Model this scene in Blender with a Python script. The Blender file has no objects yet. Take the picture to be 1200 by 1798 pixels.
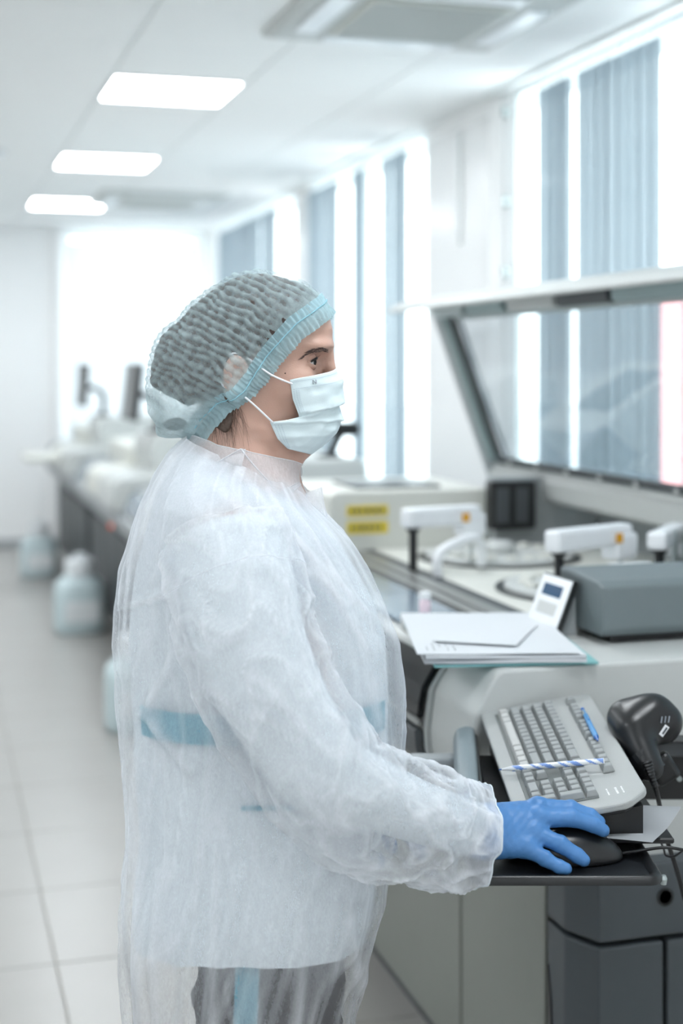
import bpy, bmesh, math, random
import numpy as np
from mathutils import Vector, Matrix, noise
from mathutils.bvhtree import BVHTree
random.seed(7)
PI = math.pi
SC = bpy.context.scene
COL = SC.collection

# ------------------------------------------------------------------ camera, sky, exposure
EYE = 1.53                      # camera height in metres
YAW = math.radians(16.3)        # the camera looks this far to the right of the aisle (+Y)
cam = bpy.data.cameras.new('camera')
cam.sensor_fit = 'HORIZONTAL'; cam.sensor_width = 24.0; cam.lens = 50.0
cam.shift_y = -259.0 / 1200.0
cam.clip_start = 0.05; cam.clip_end = 200
cam.dof.use_dof = True; cam.dof.focus_distance = 1.97; cam.dof.aperture_fstop = 2.2
camo = bpy.data.objects.new('camera', cam); COL.objects.link(camo)
camo.location = (0, 0, EYE); camo.rotation_euler = (PI / 2, 0, -YAW)
SC.camera = camo

world = bpy.data.worlds.new('overcast'); SC.world = world
world.use_nodes = True
bg = world.node_tree.nodes['Background']
bg.inputs[0].default_value = (0.94, 0.965, 1.0, 1); bg.inputs[1].default_value = 5.0

vs = SC.view_settings
vs.view_transform = 'Standard'; vs.look = 'None'; vs.gamma = 1.0; vs.use_curve_mapping = False
vs.exposure = 0.42
LAMP_POWER = 17.0
SC.cycles.use_denoising = True
SC.cycles.max_bounces = 10; SC.cycles.diffuse_bounces = 6; SC.cycles.transparent_max_bounces = 24
SC.cycles.sample_clamp_indirect = 6.0
SC.cycles.caustics_reflective = False; SC.cycles.caustics_refractive = False

# ------------------------------------------------------------------ materials
def lin(c):
    return c / 12.92 if c <= 0.04045 else ((c + 0.055) / 1.055) ** 2.4
def rgb(h):
    h = h.lstrip('#')
    return tuple(lin(int(h[i:i + 2], 16) / 255) for i in (0, 2, 4)) + (1.0,)

def mat(name, col, rough=0.5, metal=0.0, var=0.06, scale=30.0, bump=0.0, bscale=200.0, spec=0.5, coat=0.0):
    m = bpy.data.materials.new(name); m.use_nodes = True
    nt = m.node_tree; N = nt.nodes; L = nt.links
    p = N['Principled BSDF']
    p.inputs['Roughness'].default_value = rough
    p.inputs['Metallic'].default_value = metal
    p.inputs['Specular IOR Level'].default_value = spec
    p.inputs['Coat Weight'].default_value = coat
    c = rgb(col)
    tc = N.new('ShaderNodeTexCoord'); nz = N.new('ShaderNodeTexNoise')
    nz.inputs['Scale'].default_value = scale; nz.inputs['Detail'].default_value = 4
    L.new(tc.outputs['Object'], nz.inputs['Vector'])
    mx = N.new('ShaderNodeMix'); mx.data_type = 'RGBA'
    L.new(nz.outputs['Fac'], mx.inputs[0])
    mx.inputs[6].default_value = tuple(v * (1 - var) for v in c[:3]) + (1,)
    mx.inputs[7].default_value = tuple(min(1, v * (1 + var)) for v in c[:3]) + (1,)
    L.new(mx.outputs[2], p.inputs['Base Color'])
    if bump:
        n2 = N.new('ShaderNodeTexNoise'); n2.inputs['Scale'].default_value = bscale; n2.inputs['Detail'].default_value = 3
        L.new(tc.outputs['Object'], n2.inputs['Vector'])
        b = N.new('ShaderNodeBump'); b.inputs['Strength'].default_value = bump; b.inputs['Distance'].default_value = 0.002
        L.new(n2.outputs['Fac'], b.inputs['Height']); L.new(b.outputs['Normal'], p.inputs['Normal'])
    return m

def sheer(name, col, alpha, avar=0.15, scale=60.0, transl=0.4, stretch=(1, 1, 1), bump=0.3):
    """thin woven or non-woven fabric: part of the light goes straight through between its fibres"""
    m = bpy.data.materials.new(name); m.use_nodes = True
    nt = m.node_tree; N = nt.nodes; L = nt.links
    N.remove(N['Principled BSDF'])
    out = N['Material Output']
    d = N.new('ShaderNodeBsdfDiffuse'); t = N.new('ShaderNodeBsdfTranslucent'); tr = N.new('ShaderNodeBsdfTransparent')
    d.inputs[0].default_value = rgb(col); t.inputs[0].default_value = rgb(col)
    m1 = N.new('ShaderNodeMixShader'); m1.inputs[0].default_value = transl
    L.new(d.outputs[0], m1.inputs[1]); L.new(t.outputs[0], m1.inputs[2])
    tc = N.new('ShaderNodeTexCoord'); mp = N.new('ShaderNodeMapping'); mp.inputs['Scale'].default_value = stretch
    nz = N.new('ShaderNodeTexNoise'); nz.inputs['Scale'].default_value = scale; nz.inputs['Detail'].default_value = 6
    nz.inputs['Distortion'].default_value = 1.5; nz.inputs['Roughness'].default_value = 0.7
    L.new(tc.outputs['Object'], mp.inputs[0]); L.new(mp.outputs[0], nz.inputs['Vector'])
    mr = N.new('ShaderNodeMapRange'); mr.inputs[1].default_value = 0.3; mr.inputs[2].default_value = 0.7
    mr.inputs[3].default_value = alpha - avar; mr.inputs[4].default_value = min(1, alpha + avar)
    L.new(nz.outputs['Fac'], mr.inputs[0])
    if bump:
        b = N.new('ShaderNodeBump'); b.inputs['Strength'].default_value = bump; b.inputs['Distance'].default_value = 0.002
        L.new(nz.outputs['Fac'], b.inputs['Height'])
        L.new(b.outputs['Normal'], d.inputs['Normal'])
    m2 = N.new('ShaderNodeMixShader')
    L.new(mr.outputs[0], m2.inputs[0]); L.new(tr.outputs[0], m2.inputs[1]); L.new(m1.outputs[0], m2.inputs[2])
    L.new(m2.outputs[0], out.inputs[0])
    return m

def glassy(name, tint, gloss=0.12, rough=0.03, wave=0.0):
    m = bpy.data.materials.new(name); m.use_nodes = True
    nt = m.node_tree; N = nt.nodes; L = nt.links
    N.remove(N['Principled BSDF']); out = N['Material Output']
    tr = N.new('ShaderNodeBsdfTransparent'); tr.inputs[0].default_value = rgb(tint)
    g = N.new('ShaderNodeBsdfGlossy'); g.inputs['Roughness'].default_value = rough
    fr = N.new('ShaderNodeFresnel'); fr.inputs[0].default_value = 1.45
    ma = N.new('ShaderNodeMath'); ma.operation = 'MULTIPLY_ADD'; ma.inputs[1].default_value = 1.0; ma.inputs[2].default_value = gloss
    ma.use_clamp = True
    ge = N.new('ShaderNodeNewGeometry'); sb = N.new('ShaderNodeMath'); sb.operation = 'SUBTRACT'; sb.inputs[0].default_value = 1.0
    mu = N.new('ShaderNodeMath'); mu.operation = 'MULTIPLY'; L.new(ge.outputs['Backfacing'], sb.inputs[1])
    L.new(fr.outputs[0], mu.inputs[0]); L.new(sb.outputs[0], mu.inputs[1])      # reflect at the outer faces only
    L.new(mu.outputs[0], ma.inputs[0])
    if wave:
        tc = N.new('ShaderNodeTexCoord'); nz = N.new('ShaderNodeTexNoise'); nz.inputs['Scale'].default_value = 14
        b = N.new('ShaderNodeBump'); b.inputs['Strength'].default_value = wave; b.inputs['Distance'].default_value = 0.01
        L.new(tc.outputs['Object'], nz.inputs['Vector']); L.new(nz.outputs['Fac'], b.inputs['Height']); L.new(b.outputs[0], g.inputs['Normal'])
    mx = N.new('ShaderNodeMixShader')
    L.new(ma.outputs[0], mx.inputs[0]); L.new(tr.outputs[0], mx.inputs[1]); L.new(g.outputs[0], mx.inputs[2])
    L.new(mx.outputs[0], out.inputs[0])
    return m

def lamp_mat(name, col, power):
    m = bpy.data.materials.new(name); m.use_nodes = True
    N = m.node_tree.nodes; L = m.node_tree.links
    N.remove(N['Principled BSDF'])
    e = N.new('ShaderNodeEmission'); e.inputs[0].default_value = rgb(col); e.inputs[1].default_value = power
    L.new(e.outputs[0], N['Material Output'].inputs[0])
    return m

M = {}
M['wall'] = mat('wall_paint', '#f6f6f6', 0.6, var=0.015, scale=3)
M['wall_gloss'] = mat('wall_panel', '#eeeeee', 0.22, var=0.015, scale=2)
M['ceil'] = mat('ceiling_tile', '#f6f7f7', 0.85, var=0.02, scale=60)
M['ceil_grid'] = mat('ceiling_grid', '#dfe3e4', 0.6)
M['tile'] = mat('floor_tile', '#a8a6a2', 0.28, var=0.05, scale=5)
M['grout'] = mat('floor_grout', '#a9a69f', 0.8)
M['frame'] = mat('white_frame', '#e9ecec', 0.4)
M['glass'] = glassy('window_glass', '#f4fafa', 0.02)
M['vane'] = sheer('blind_fabric', '#98a5ad', 0.97, 0.02, 40, 0.25, (1, 1, 0.02), 0)
M['vane_white'] = sheer('blind_fabric_white', '#e6e9ec', 0.985, 0.01, 40, 0.22, (1, 1, 0.02), 0)
M['lamp'] = lamp_mat('lamp_diffuser', '#f6fbff', LAMP_POWER)
M['machine_white'] = mat('machine_white', '#c3c6c4', 0.42, var=0.02, bump=0.05, bscale=900)
M['machine_cream'] = mat('machine_offwhite', '#d6d7d0', 0.5, var=0.03)
M['machine_grey'] = mat('machine_grey', '#a3a8aa', 0.45, var=0.03, bump=0.08, bscale=900)
M['printer_grey'] = mat('printer_grey', '#6c7679', 0.5, var=0.04, bump=0.25, bscale=700)
M['cabinet_front'] = mat('cabinet_front', '#80837d', 0.5, var=0.03, bump=0.1, bscale=800)
M['cabinet_end'] = mat('cabinet_end', '#474d51', 0.5, var=0.05, bump=0.15, bscale=700)
M['dark_grey'] = mat('dark_grey', '#44484b', 0.5)
M['black'] = mat('black_plastic', '#17191b', 0.32, var=0.1)
M['black_gloss'] = mat('black_gloss', '#15171a', 0.15, var=0.1, spec=0.15)
M['black_soft'] = mat('black_leather', '#14171b', 0.38, var=0.15, bump=0.2, bscale=500)
M['metal'] = mat('brushed_metal', '#a9b3b3', 0.35, 0.7)
M['metal_teal'] = mat('painted_bracket', '#93a5a6', 0.4, 0.3)
M['deck_blue'] = mat('deck_bluegrey', '#7d8b98', 0.18, var=0.04)
M['rail'] = mat('rail_grey', '#8b8d8b', 0.35, 0.3)
M['yellow'] = mat('yellow_label', '#e0c93c', 0.6, var=0.08, scale=80)
M['orange'] = mat('orange_label', '#e0a21c', 0.6)
M['ink'] = mat('ink', '#4d5258', 0.7)
M['ink_light'] = mat('pale_ink', '#8f969f', 0.7)
M['cover'] = glassy('lid_acrylic', '#d8dee1', 0.11, 0.06, 0.06)
M['jug'] = mat('jug_plastic', '#c3d3d6', 0.4, var=0.03)
M['jug_cap'] = mat('jug_cap', '#e4e8ea', 0.45)
M['paper'] = mat('paper', '#cfd3d7', 0.7, var=0.01)
M['folder'] = mat('teal_folder', '#7fb7b9', 0.6)
M['screen'] = mat('lcd_screen', '#1f4a6e', 0.2, var=0.15)
M['key_body'] = mat('keyboard_shell', '#a5a8a7', 0.45, var=0.04, bump=0.15, bscale=600)
M['well'] = mat('key_well', '#6e7271', 0.6)
M['key'] = mat('keycap', '#949898', 0.45, var=0.05)
M['key_pale'] = mat('keycap_pale', '#b9bab8', 0.45, var=0.03)
M['rest'] = mat('rest_grey', '#7c898e', 0.4, var=0.02)
M['pen_blue'] = mat('pen_blue', '#4a94d0', 0.25, coat=0.4)
M['pen_dark'] = mat('pen_dark', '#1d5fae', 0.25)
M['white_plastic'] = mat('white_plastic', '#eceff2', 0.3)
M['red_brick'] = mat('far_facade', '#e2a3a1', 0.8, var=0.1, scale=3)
M['teal'] = mat('teal_trim', '#5d9db0', 0.75, var=0.06, bump=0.2, bscale=400)
M['outdoor'] = mat('bright_ground', '#e2e4e6', 0.9, scale=1)  # ground made snow-pale so it bounces more daylight up to the ceiling
M['red_led'] = lamp_mat('indicator', '#ff8a6e', 1.1)

# ------------------------------------------------------------------ mesh helpers
WORLD = {}
def wm(o):
    if o is None: return Matrix.Identity(4)
    if o.name in WORLD: return WORLD[o.name]
    return wm(o.parent)

def tag(o, label=None, cat=None, group=None, kind=None):
    if label: o['label'] = label
    if cat: o['category'] = cat
    if group: o['group'] = group
    if kind: o['kind'] = kind
    return o

def thing(name, loc, label, cat, rot=0.0, group=None, kind=None):
    o = bpy.data.objects.new(name, None); COL.objects.link(o)
    o.empty_display_size = 0.05
    o.location = loc; o.rotation_euler = (0, 0, rot)
    WORLD[o.name] = Matrix.Translation(loc) @ Matrix.Rotation(rot, 4, 'Z')
    return tag(o, label, cat, group, kind)

def put(name, bm, m, parent=None, smooth=False, world=False, kind=None, label=None, mods=None):
    """link a bmesh (or (verts, faces)) as one object; world=True: its points are given in room coordinates"""
    me = bpy.data.meshes.new(name)
    if isinstance(bm, tuple):
        me.from_pydata([tuple(v) for v in bm[0]], [], [tuple(f) for f in bm[1]])
    else:
        bm.to_mesh(me); bm.free()
    if world and parent is not None:
        me.transform(wm(parent).inverted())
    me.update()
    if smooth:
        me.polygons.foreach_set('use_smooth', [True] * len(me.polygons))
    for mm in (m if isinstance(m, (list, tuple)) else [m]): me.materials.append(mm)
    o = bpy.data.objects.new(name, me); COL.objects.link(o)
    if parent is not None: o.parent = parent
    if kind: o['kind'] = kind
    if label: o['label'] = label
    return o

def copy_tree(o, parent=None):
    c = o.copy(); COL.objects.link(c)
    if parent is not None: c.parent = parent
    for ch in list(o.children): copy_tree(ch, c)
    return c

def bx(bm, x0, x1, y0, y1, z0, z1, bevel=0.0, seg=2):
    vs_ = [bm.verts.new(p) for p in ((x0, y0, z0), (x1, y0, z0), (x1, y1, z0), (x0, y1, z0), (x0, y0, z1), (x1, y0, z1), (x1, y1, z1), (x0, y1, z1))]
    fs = [bm.faces.new([vs_[i] for i in f]) for f in ((3, 2, 1, 0), (4, 5, 6, 7), (0, 1, 5, 4), (1, 2, 6, 5), (2, 3, 7, 6), (3, 0, 4, 7))]
    if bevel:
        es = list({e for f in fs for e in f.edges})
        bmesh.ops.bevel(bm, geom=es, offset=bevel, segments=seg, affect='EDGES', profile=0.5)
    return bm
def box(x0, x1, y0, y1, z0, z1, bevel=0.0, seg=2):
    return bx(bmesh.new(), x0, x1, y0, y1, z0, z1, bevel, seg)

def prism(pts, a, b, axis='y', bevel=0.0, seg=2, bm=None):
    """polygon pts in the plane across axis, extruded from a to b.  axis y: pts (x,z); axis x: pts (y,z); axis z: pts (x,y)"""
    bm = bm or bmesh.new()
    def P(p, t):
        return (p[0], t, p[1]) if axis == 'y' else ((t, p[0], p[1]) if axis == 'x' else (p[0], p[1], t))
    A = [bm.verts.new(P(p, a)) for p in pts]; B = [bm.verts.new(P(p, b)) for p in pts]
    n = len(pts); fs = [bm.faces.new(A), bm.faces.new(B[::-1])]
    for i in range(n): fs.append(bm.faces.new((A[i], B[i], B[(i + 1) % n], A[(i + 1) % n])))
    bmesh.ops.recalc_face_normals(bm, faces=fs)
    if bevel:
        bmesh.ops.bevel(bm, geom=list({e for f in fs for e in f.edges}), offset=bevel, segments=seg, affect='EDGES', profile=0.5)
    return bm

def lathe(bm, prof, c=(0, 0, 0), n=24, axis='z', cap=True):
    rings = []
    for r, h in prof:
        ring = []
        for i in range(n):
            a = 2 * PI * i / n
            p = (r * math.cos(a), r * math.sin(a), h)
            if axis == 'x': p = (p[2], p[0], p[1])
            if axis == 'y': p = (p[1], p[2], p[0])
            ring.append(bm.verts.new((c[0] + p[0], c[1] + p[1], c[2] + p[2])))
        rings.append(ring)
    for a, b in zip(rings, rings[1:]):
        for i in range(n): bm.faces.new((a[i], a[(i + 1) % n], b[(i + 1) % n], b[i]))
    if cap:
        bm.faces.new(rings[0][::-1]); bm.faces.new(rings[-1])
    return bm

def smooth_path(pts, k=6):
    P = [Vector(p) for p in pts]; out = []
    for i in range(len(P) - 1):
        p0 = P[max(i - 1, 0)]; p1 = P[i]; p2 = P[i + 1]; p3 = P[min(i + 2, len(P) - 1)]
        for j in range(k):
            t = j / k
            out.append(0.5 * ((2 * p1) + (p2 - p0) * t + (2 * p0 - 5 * p1 + 4 * p2 - p3) * t * t + (3 * p1 - p0 - 3 * p2 + p3) * t ** 3))
    out.append(P[-1]); return out

def tube(bm, pts, r, n=8, cap=True):
    P = [Vector(p) for p in pts]
    R = r if isinstance(r, (list, tuple)) else [r] * len(P)
    up = Vector((0, 0, 1)); rings = []; prev = None
    for i, p in enumerate(P):
        d = (P[min(i + 1, len(P) - 1)] - P[max(i - 1, 0)]).normalized()
        if prev is None:
            a = d.cross(up)
            if a.length < 1e-3: a = d.cross(Vector((1, 0, 0)))
            a.normalize()
        else:
            a = (prev - d * prev.dot(d)).normalized()
        prev = a; b = d.cross(a)
        rings.append([bm.verts.new(p + (a * math.cos(2 * PI * k / n) + b * math.sin(2 * PI * k / n)) * R[i]) for k in range(n)])
    for a, b in zip(rings, rings[1:]):
        for k in range(n): bm.faces.new((a[k], a[(k + 1) % n], b[(k + 1) % n], b[k]))
    if cap:
        bm.faces.new(rings[0][::-1]); bm.faces.new(rings[-1])
    return bm

def text(name, body, size, m, parent, mtx, extrude=0.0003):
    cu = bpy.data.curves.new(name, 'FONT'); cu.body = body; cu.size = size; cu.extrude = extrude
    cu.align_x = 'CENTER'; cu.align_y = 'CENTER'
    tmp = bpy.data.objects.new(name, cu); COL.objects.link(tmp)
    dg = bpy.context.evaluated_depsgraph_get()
    me = bpy.data.meshes.new_from_object(tmp.evaluated_get(dg)); bpy.data.objects.remove(tmp)
    me.name = name
    me.transform(mtx)
    if parent is not None: me.transform(wm(parent).inverted())
    me.materials.clear(); me.materials.append(m)
    o = bpy.data.objects.new(name, me); COL.objects.link(o)
    if parent is not None: o.parent = parent
    return o

def frame(origin, xdir, ydir):
    """matrix whose x and y axes lie along xdir and ydir"""
    x = Vector(xdir).normalized(); y = Vector(ydir); y = (y - x * y.dot(x)).normalized(); z = x.cross(y)
    m = Matrix.Identity(4)
    for i, v in enumerate((x, y, z)):
        for r in range(3): m[r][i] = v[r]
    m.translation = Vector(origin); return m

# ------------------------------------------------------------------ room shell
X0, X1, Y0, Y1, ZC = -2.6, 2.38, -1.6, 12.2, 2.70
fl = put('floor', box(X0 - .2, X1 + .3, Y0 - .2, Y1 + .2, -.12, -.004), M['grout']); fl['kind'] = 'structure'
T = .53
tb = box(-T / 2 + .002, T / 2 - .002, -T / 2 + .002, T / 2 - .002, -.004, 0, .0015, 1)
proto = None
for i in range(-5, 5):
    for j in range(-4, 23):
        cx, cy = .32 + T * (i + .5), 3.695 + T * (j - 3.5)
        if cx - T / 2 > X1 or cx + T / 2 < X0: continue
        if proto is None:
            proto = put('tile', tb, M['tile'], fl); o = proto
        else:
            o = proto.copy(); COL.objects.link(o)
        o.location = (cx, cy, 0)

ce = put('ceiling', box(X0 - .2, X1 + .3, Y0 - .2, Y1 + .2, ZC, ZC + .12), M['ceil_grid']); ce['kind'] = 'structure'
CT = .56
LAMPS = [(x, y) for x in (1.0, -1.24) for y in (-.69, 1.55, 3.79, 6.03, 8.27, 10.51)]
AC = [(1.56, 4.43), (1.56, 9.95)]
ctb = box(-CT / 2 + .004, CT / 2 - .004, -CT / 2 + .004, CT / 2 - .004, -.006, .001, .002, 1)
proto = None
for i in range(-7, 4):
    for j in range(-14, 12):
        cx, cy = 1.0 + CT * i, 6.03 + CT * j
        if cx - CT / 2 > X1 or cx + CT / 2 < X0 or cy + CT / 2 < Y0 or cy - CT / 2 > Y1: continue
        if any(abs(cx - a) < .1 and abs(cy - b) < .1 for a, b in LAMPS): continue
        if any(abs(cx - a) < .30 and abs(cy - b) < .30 for a, b in AC): continue
        if proto is None:
            proto = put('tile', ctb, M['ceil'], ce); o = proto
        else:
            o = proto.copy(); COL.objects.link(o)
        o.location = (cx, cy, ZC)

# window wall: solid below the sills, piers between the openings
OPEN = [(1.2, 5.59), (6.65, 8.84), (9.25, 11.75)]
SILL, HEAD, WT = .84, 2.69, .05
bm = bmesh.new()
bx(bm, X1, X1 + WT, Y0, Y1, 0, SILL); bx(bm, X1, X1 + WT, Y0, Y1, HEAD, ZC)
ys = [Y0] + [v for a in OPEN for v in a] + [Y1]
for a, b in zip(ys[::2], ys[1::2]): bx(bm, X1, X1 + WT, a, b, SILL, HEAD)
wr = put('wall_right', bm, M['wall']); wr['kind'] = 'structure'
put('panel', box(X1 - .012, X1 - .001, 5.80, 6.60, .9, 2.62, .004), M['wall_gloss'], wr)
put('panel', box(X1 - .02, X1 - .001, 5.63, 5.78, .9, 2.68, .004), M['wall'], wr)
put('panel', box(X1 - .012, X1 - .001, 8.9, 9.2, .9, 2.62, .004), M['wall_gloss'], wr)
bm = bmesh.new(); prism([(6.12, 2.08), (6.15, 2.08), (6.15, 2.6), (6.12, 2.6)], X1 - .03, X1 - .012, 'x', .004, 1, bm)
put('conduit', bm, M['frame'], wr)
for z in (2.58, 2.2, 1.9):
    put('hinge', box(X1 - .024, X1 + .0, 5.60, 5.625, z, z + .045, .003), M['metal'], wr)
put('wall_left', box(X0 - .2, X0, Y0, Y1, 0, ZC), M['wall'])['kind'] = 'structure'
put('wall_front', box(X0 - .2, X1 + .26, Y0 - .2, Y0, 0, ZC), M['wall'])['kind'] = 'structure'
# far wall with its own window at the right
WX0, WX1, WZ0, WZ1 = 1.12, 2.30, .55, 2.66
bm = bmesh.new()
bx(bm, X0, WX0, Y1, Y1 + .2, 0, ZC); bx(bm, WX1, X1 + .26, Y1, Y1 + .2, 0, ZC)
bx(bm, WX0, WX1, Y1, Y1 + .2, 0, WZ0); bx(bm, WX0, WX1, Y1, Y1 + .2, WZ1, ZC)
wb = put('wall_back', bm, M['wall']); wb['kind'] = 'structure'
put('trim_1', box(1.03, 1.10, Y1 - .04, Y1 - .001, .07, ZC - .01, .006), M['wall_gloss'])['kind'] = 'structure'
put('baseboard_back', box(X0 + .02, X1 - .02, Y1 - .014, Y1 - .001, .001, .07, .003), M['machine_grey'])['kind'] = 'structure'
put('baseboard_left', box(X0 + .001, X0 + .014, Y0 + .02, Y1 - .02, .001, .07, .003), M['machine_grey'])['kind'] = 'structure'

def window(n, y0, y1, posts):
    w = thing('window_%d' % n, (X1 + .03, (y0 + y1) / 2, SILL), None, None, kind='structure')
    bm = bmesh.new(); a, b = X1 + .018, X1 + .045; q = .022
    bx(bm, a, b, y0, y1, SILL, SILL + .06, .004); bx(bm, a, b, y0, y1, HEAD - q, HEAD, .004)
    bx(bm, a, b, y0, y0 + q, SILL + .06, HEAD - q, .004); bx(bm, a, b, y1 - q, y1, SILL + .06, HEAD - q, .004)
    put('frame', bm, M['frame'], w, world=True)
    for p in posts: put('mullion', box(a, b, p - .03, p + .03, SILL + .06, HEAD - q, .004), M['frame'], w, world=True)
    e = [y0 + q] + [v for p in posts for v in (p - .03, p + .03)] + [y1 - q]
    for c, d in zip(e[::2], e[1::2]): put('pane', box(a + .008, a + .016, c, d, SILL + .06, HEAD - q), M['glass'], w, world=True)
    put('sill', box(X1 - .02, X1 + .018, y0 + .005, y1 - .005, SILL, SILL + .025, .008), M['frame'], w, world=True)
    return w
window(1, *OPEN[0], [3.3]); window(2, *OPEN[1], [7.75]); window(3, *OPEN[2], [10.6])
w4 = thing('window_4', ((WX0 + WX1) / 2, Y1 + .1, WZ0), None, None, kind='structure')
bm = bmesh.new()
bx(bm, WX0, WX1, Y1 + .08, Y1 + .14, WZ0, WZ0 + .06); bx(bm, WX0, WX1, Y1 + .08, Y1 + .14, WZ1 - .05, WZ1)
bx(bm, WX0, WX0 + .06, Y1 + .08, Y1 + .14, WZ0 + .06, WZ1 - .05); bx(bm, WX1 - .06, WX1, Y1 + .08, Y1 + .14, WZ0 + .06, WZ1 - .05)
put('frame', bm, M['frame'], w4, world=True)
put('pane', box(WX0 + .06, WX1 - .06, Y1 + .1, Y1 + .112, WZ0 + .06, WZ1 - .05), M['glass'], w4, world=True)

# vertical blinds: a rail at the ceiling and fabric vanes, some drawn apart
VW = .096
def vane_mesh(w, h):
    bm = bmesh.new(); n = 6; A = []; B = []
    for i in range(n + 1):
        t = i / n - .5
        x = .008 * (1 - 4 * t * t)
        A.append(bm.verts.new((x, t * w, 0))); B.append(bm.verts.new((x, t * w, h)))
    for i in range(n): bm.faces.new((A[i], A[i + 1], B[i + 1], B[i]))
    return bm
def blind(label, y0, y1, spans, m, seed, x=X1 - .05, along='y', zb=SILL + .06, zt=2.62, group=None):
    rnd = random.Random(seed)
    b = thing('vertical_blind', (x, (y0 + y1) / 2, zt) if along == 'y' else ((y0 + y1) / 2, x, zt), label, 'blind', rot=0 if along == 'y' else -PI / 2, group=group)
    put('headrail', box(-.018, .018, -(y1 - y0) / 2, (y1 - y0) / 2, ZC - .022 - zt, ZC - .008 - zt, .004), M['frame'], b)
    proto = None; k = 0
    for a, c in spans:
        n = max(1, math.ceil((c - a) / .089))
        for i in range(n):
            y = a + (c - a) * (i + .5) / n - (y0 + y1) / 2
            if proto is None:
                proto = put('vane', vane_mesh(VW, zt - zb), m, b, smooth=True); o = proto
            else:
                o = proto.copy(); COL.objects.link(o)
            o.location = (.0, y, -(zt - zb)); o.rotation_euler = (0, 0, math.radians(rnd.uniform(-6, 7))); k += 1
    hk = bmesh.new()
    for a, c in spans:
        n = max(1, math.ceil((c - a) / .089))
        for i in range(n):
            y = a + (c - a) * (i + .5) / n - (y0 + y1) / 2
            bx(hk, -.004, .004, y - .004, y + .004, 0, ZC - .022 - zt)
    put('hooks', hk, M['frame'], b, kind='stuff')
    return b
blind('pale blue vertical blind on the nearest window, above the raised machine lid', 1.25, 5.75,
      [(1.3, 4.07), (4.21, 4.845), (4.905, 5.19)], M['vane'], 1)
blind('pale blue vertical blind on the middle window, behind the masked face', 6.68, 8.82,
      [(6.80, 7.19), (7.52, 7.75), (8.03, 8.71)], M['vane'], 2)
blind('pale blue vertical blind on the farthest window of the side wall', 9.28, 11.72, [(9.54, 11.6)], M['vane'], 3)
blind('white vertical blind on the end wall window, behind the black monitors', 1.13, 2.29, [(1.14, 2.28)], M['vane_white'], 4, x=Y1 - .05, along='x', zb=.5, zt=2.56)

# ceiling lamps: three visible, the others added out of view to brighten the room
def lamp(x, y, label, group=None):
    l = thing('ceiling_lamp', (x, y, ZC), label, 'lamp', group=group)
    h = CT / 2 - .004
    bm = bmesh.new()
    for a in ((-h, h, -h, -h + .016), (-h, h, h - .016, h), (-h, -h + .016, -h + .016, h - .016), (h - .016, h, -h + .016, h - .016)):
        bx(bm, a[0], a[1], a[2], a[3], -.010, .0, .002, 1)
    put('frame', bm, M['frame'], l)
    put('diffuser', box(-h + .016, h - .016, -h + .016, h - .016, -.006, -.001), M['lamp'], l)
    return l
G = 'square lamp panels in the ceiling'
PLACE = ['nearest the near wall', 'second from the near wall', 'third from the near wall', 'third from the end wall', 'second from the end wall', 'nearest the end wall']
for k, (x, y) in enumerate(LAMPS):
    lab = {6.03: 'largest of the three square lamp panels in the ceiling above the aisle', 8.27: 'second square lamp panel in the ceiling, middle of its row of three',
           10.51: 'smallest square lamp panel in the ceiling, nearest the end wall'}.get(y) if x == 1.0 else None
    lamp(x, y, lab or 'added unseen ceiling lamp panel, %s row, %s' % ('aisle' if x == 1.0 else 'left', PLACE[k % 6]), G if lab else 'square lamp panels added out of view')

def cassette(x, y, label):
    a = thing('air_conditioner', (x, y, ZC), label, 'air conditioner', group='ceiling air conditioners')
    prof = [(.43, 0), (.43, -.02), (.40, -.034), (.25, -.04)]
    bm = bmesh.new(); rings = []
    for r, z in prof: rings.append([bm.verts.new((sx * r, sy * r, z)) for sx, sy in ((-1, -1), (1, -1), (1, 1), (-1, 1))])
    for A, B in zip(rings, rings[1:]):
        for i in range(4): bm.faces.new((A[i], A[(i + 1) % 4], B[(i + 1) % 4], B[i]))
    bm.faces.new(rings[-1]); bm.faces.new(rings[0][::-1]); bmesh.ops.recalc_face_normals(bm, faces=bm.faces)
    put('panel', bm, M['machine_white'], a)
    g = put('grille', box(-.24, .24, -.24, .24, -.048, -.040, .003, 1), M['machine_cream'], a)
    for k in range(14):
        yy = -.21 + .42 * k / 13
        put('slat', box(-.22, .22, yy - .006, yy + .006, -.056, -.048), M['machine_white'], g)
    for k in range(4):
        r = k * PI / 2
        o = put('flap', box(-.24, .24, .285, .365, -.047, -.036, .004, 1), M['white_plastic'], a); o.rotation_euler = (0, 0, r)
    return a
cassette(*AC[0], 'grey square air conditioner in the ceiling near the closest window')
cassette(*AC[1], 'pale square air conditioner in the ceiling far behind the lamps')
d = thing('smoke_detector', (.36, 8.0, ZC), 'small round detector on the ceiling left of the middle lamp panel', 'smoke detector')
put('body', lathe(bmesh.new(), [(.055, 0), (.055, -.02), (.04, -.04), (.015, -.045)], n=20), M['white_plastic'], d, smooth=True)
put('base', lathe(bmesh.new(), [(.065, 0), (.065, -.01)], n=20), M['machine_grey'], d)

# outside: ground and a reddish house seen in a chink of the blind
put('ground', box(X1 + .5, 60, -40, 80, -1.0, -.9), M['outdoor'])['kind'] = 'structure'
hs = thing('house', (11.4, 14.8, -.9), 'pinkish house outside, glimpsed through the chink in the nearest blind', 'house')
put('wall', box(9.3, 13.5, 12.5, 17, -.9, 2.5), M['red_brick'], hs, world=True)
put('roof', prism([(9.1, 2.5), (13.7, 2.5), (11.4, 3.2)], 12.3, 17.1), M['red_brick'], hs, world=True)

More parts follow.
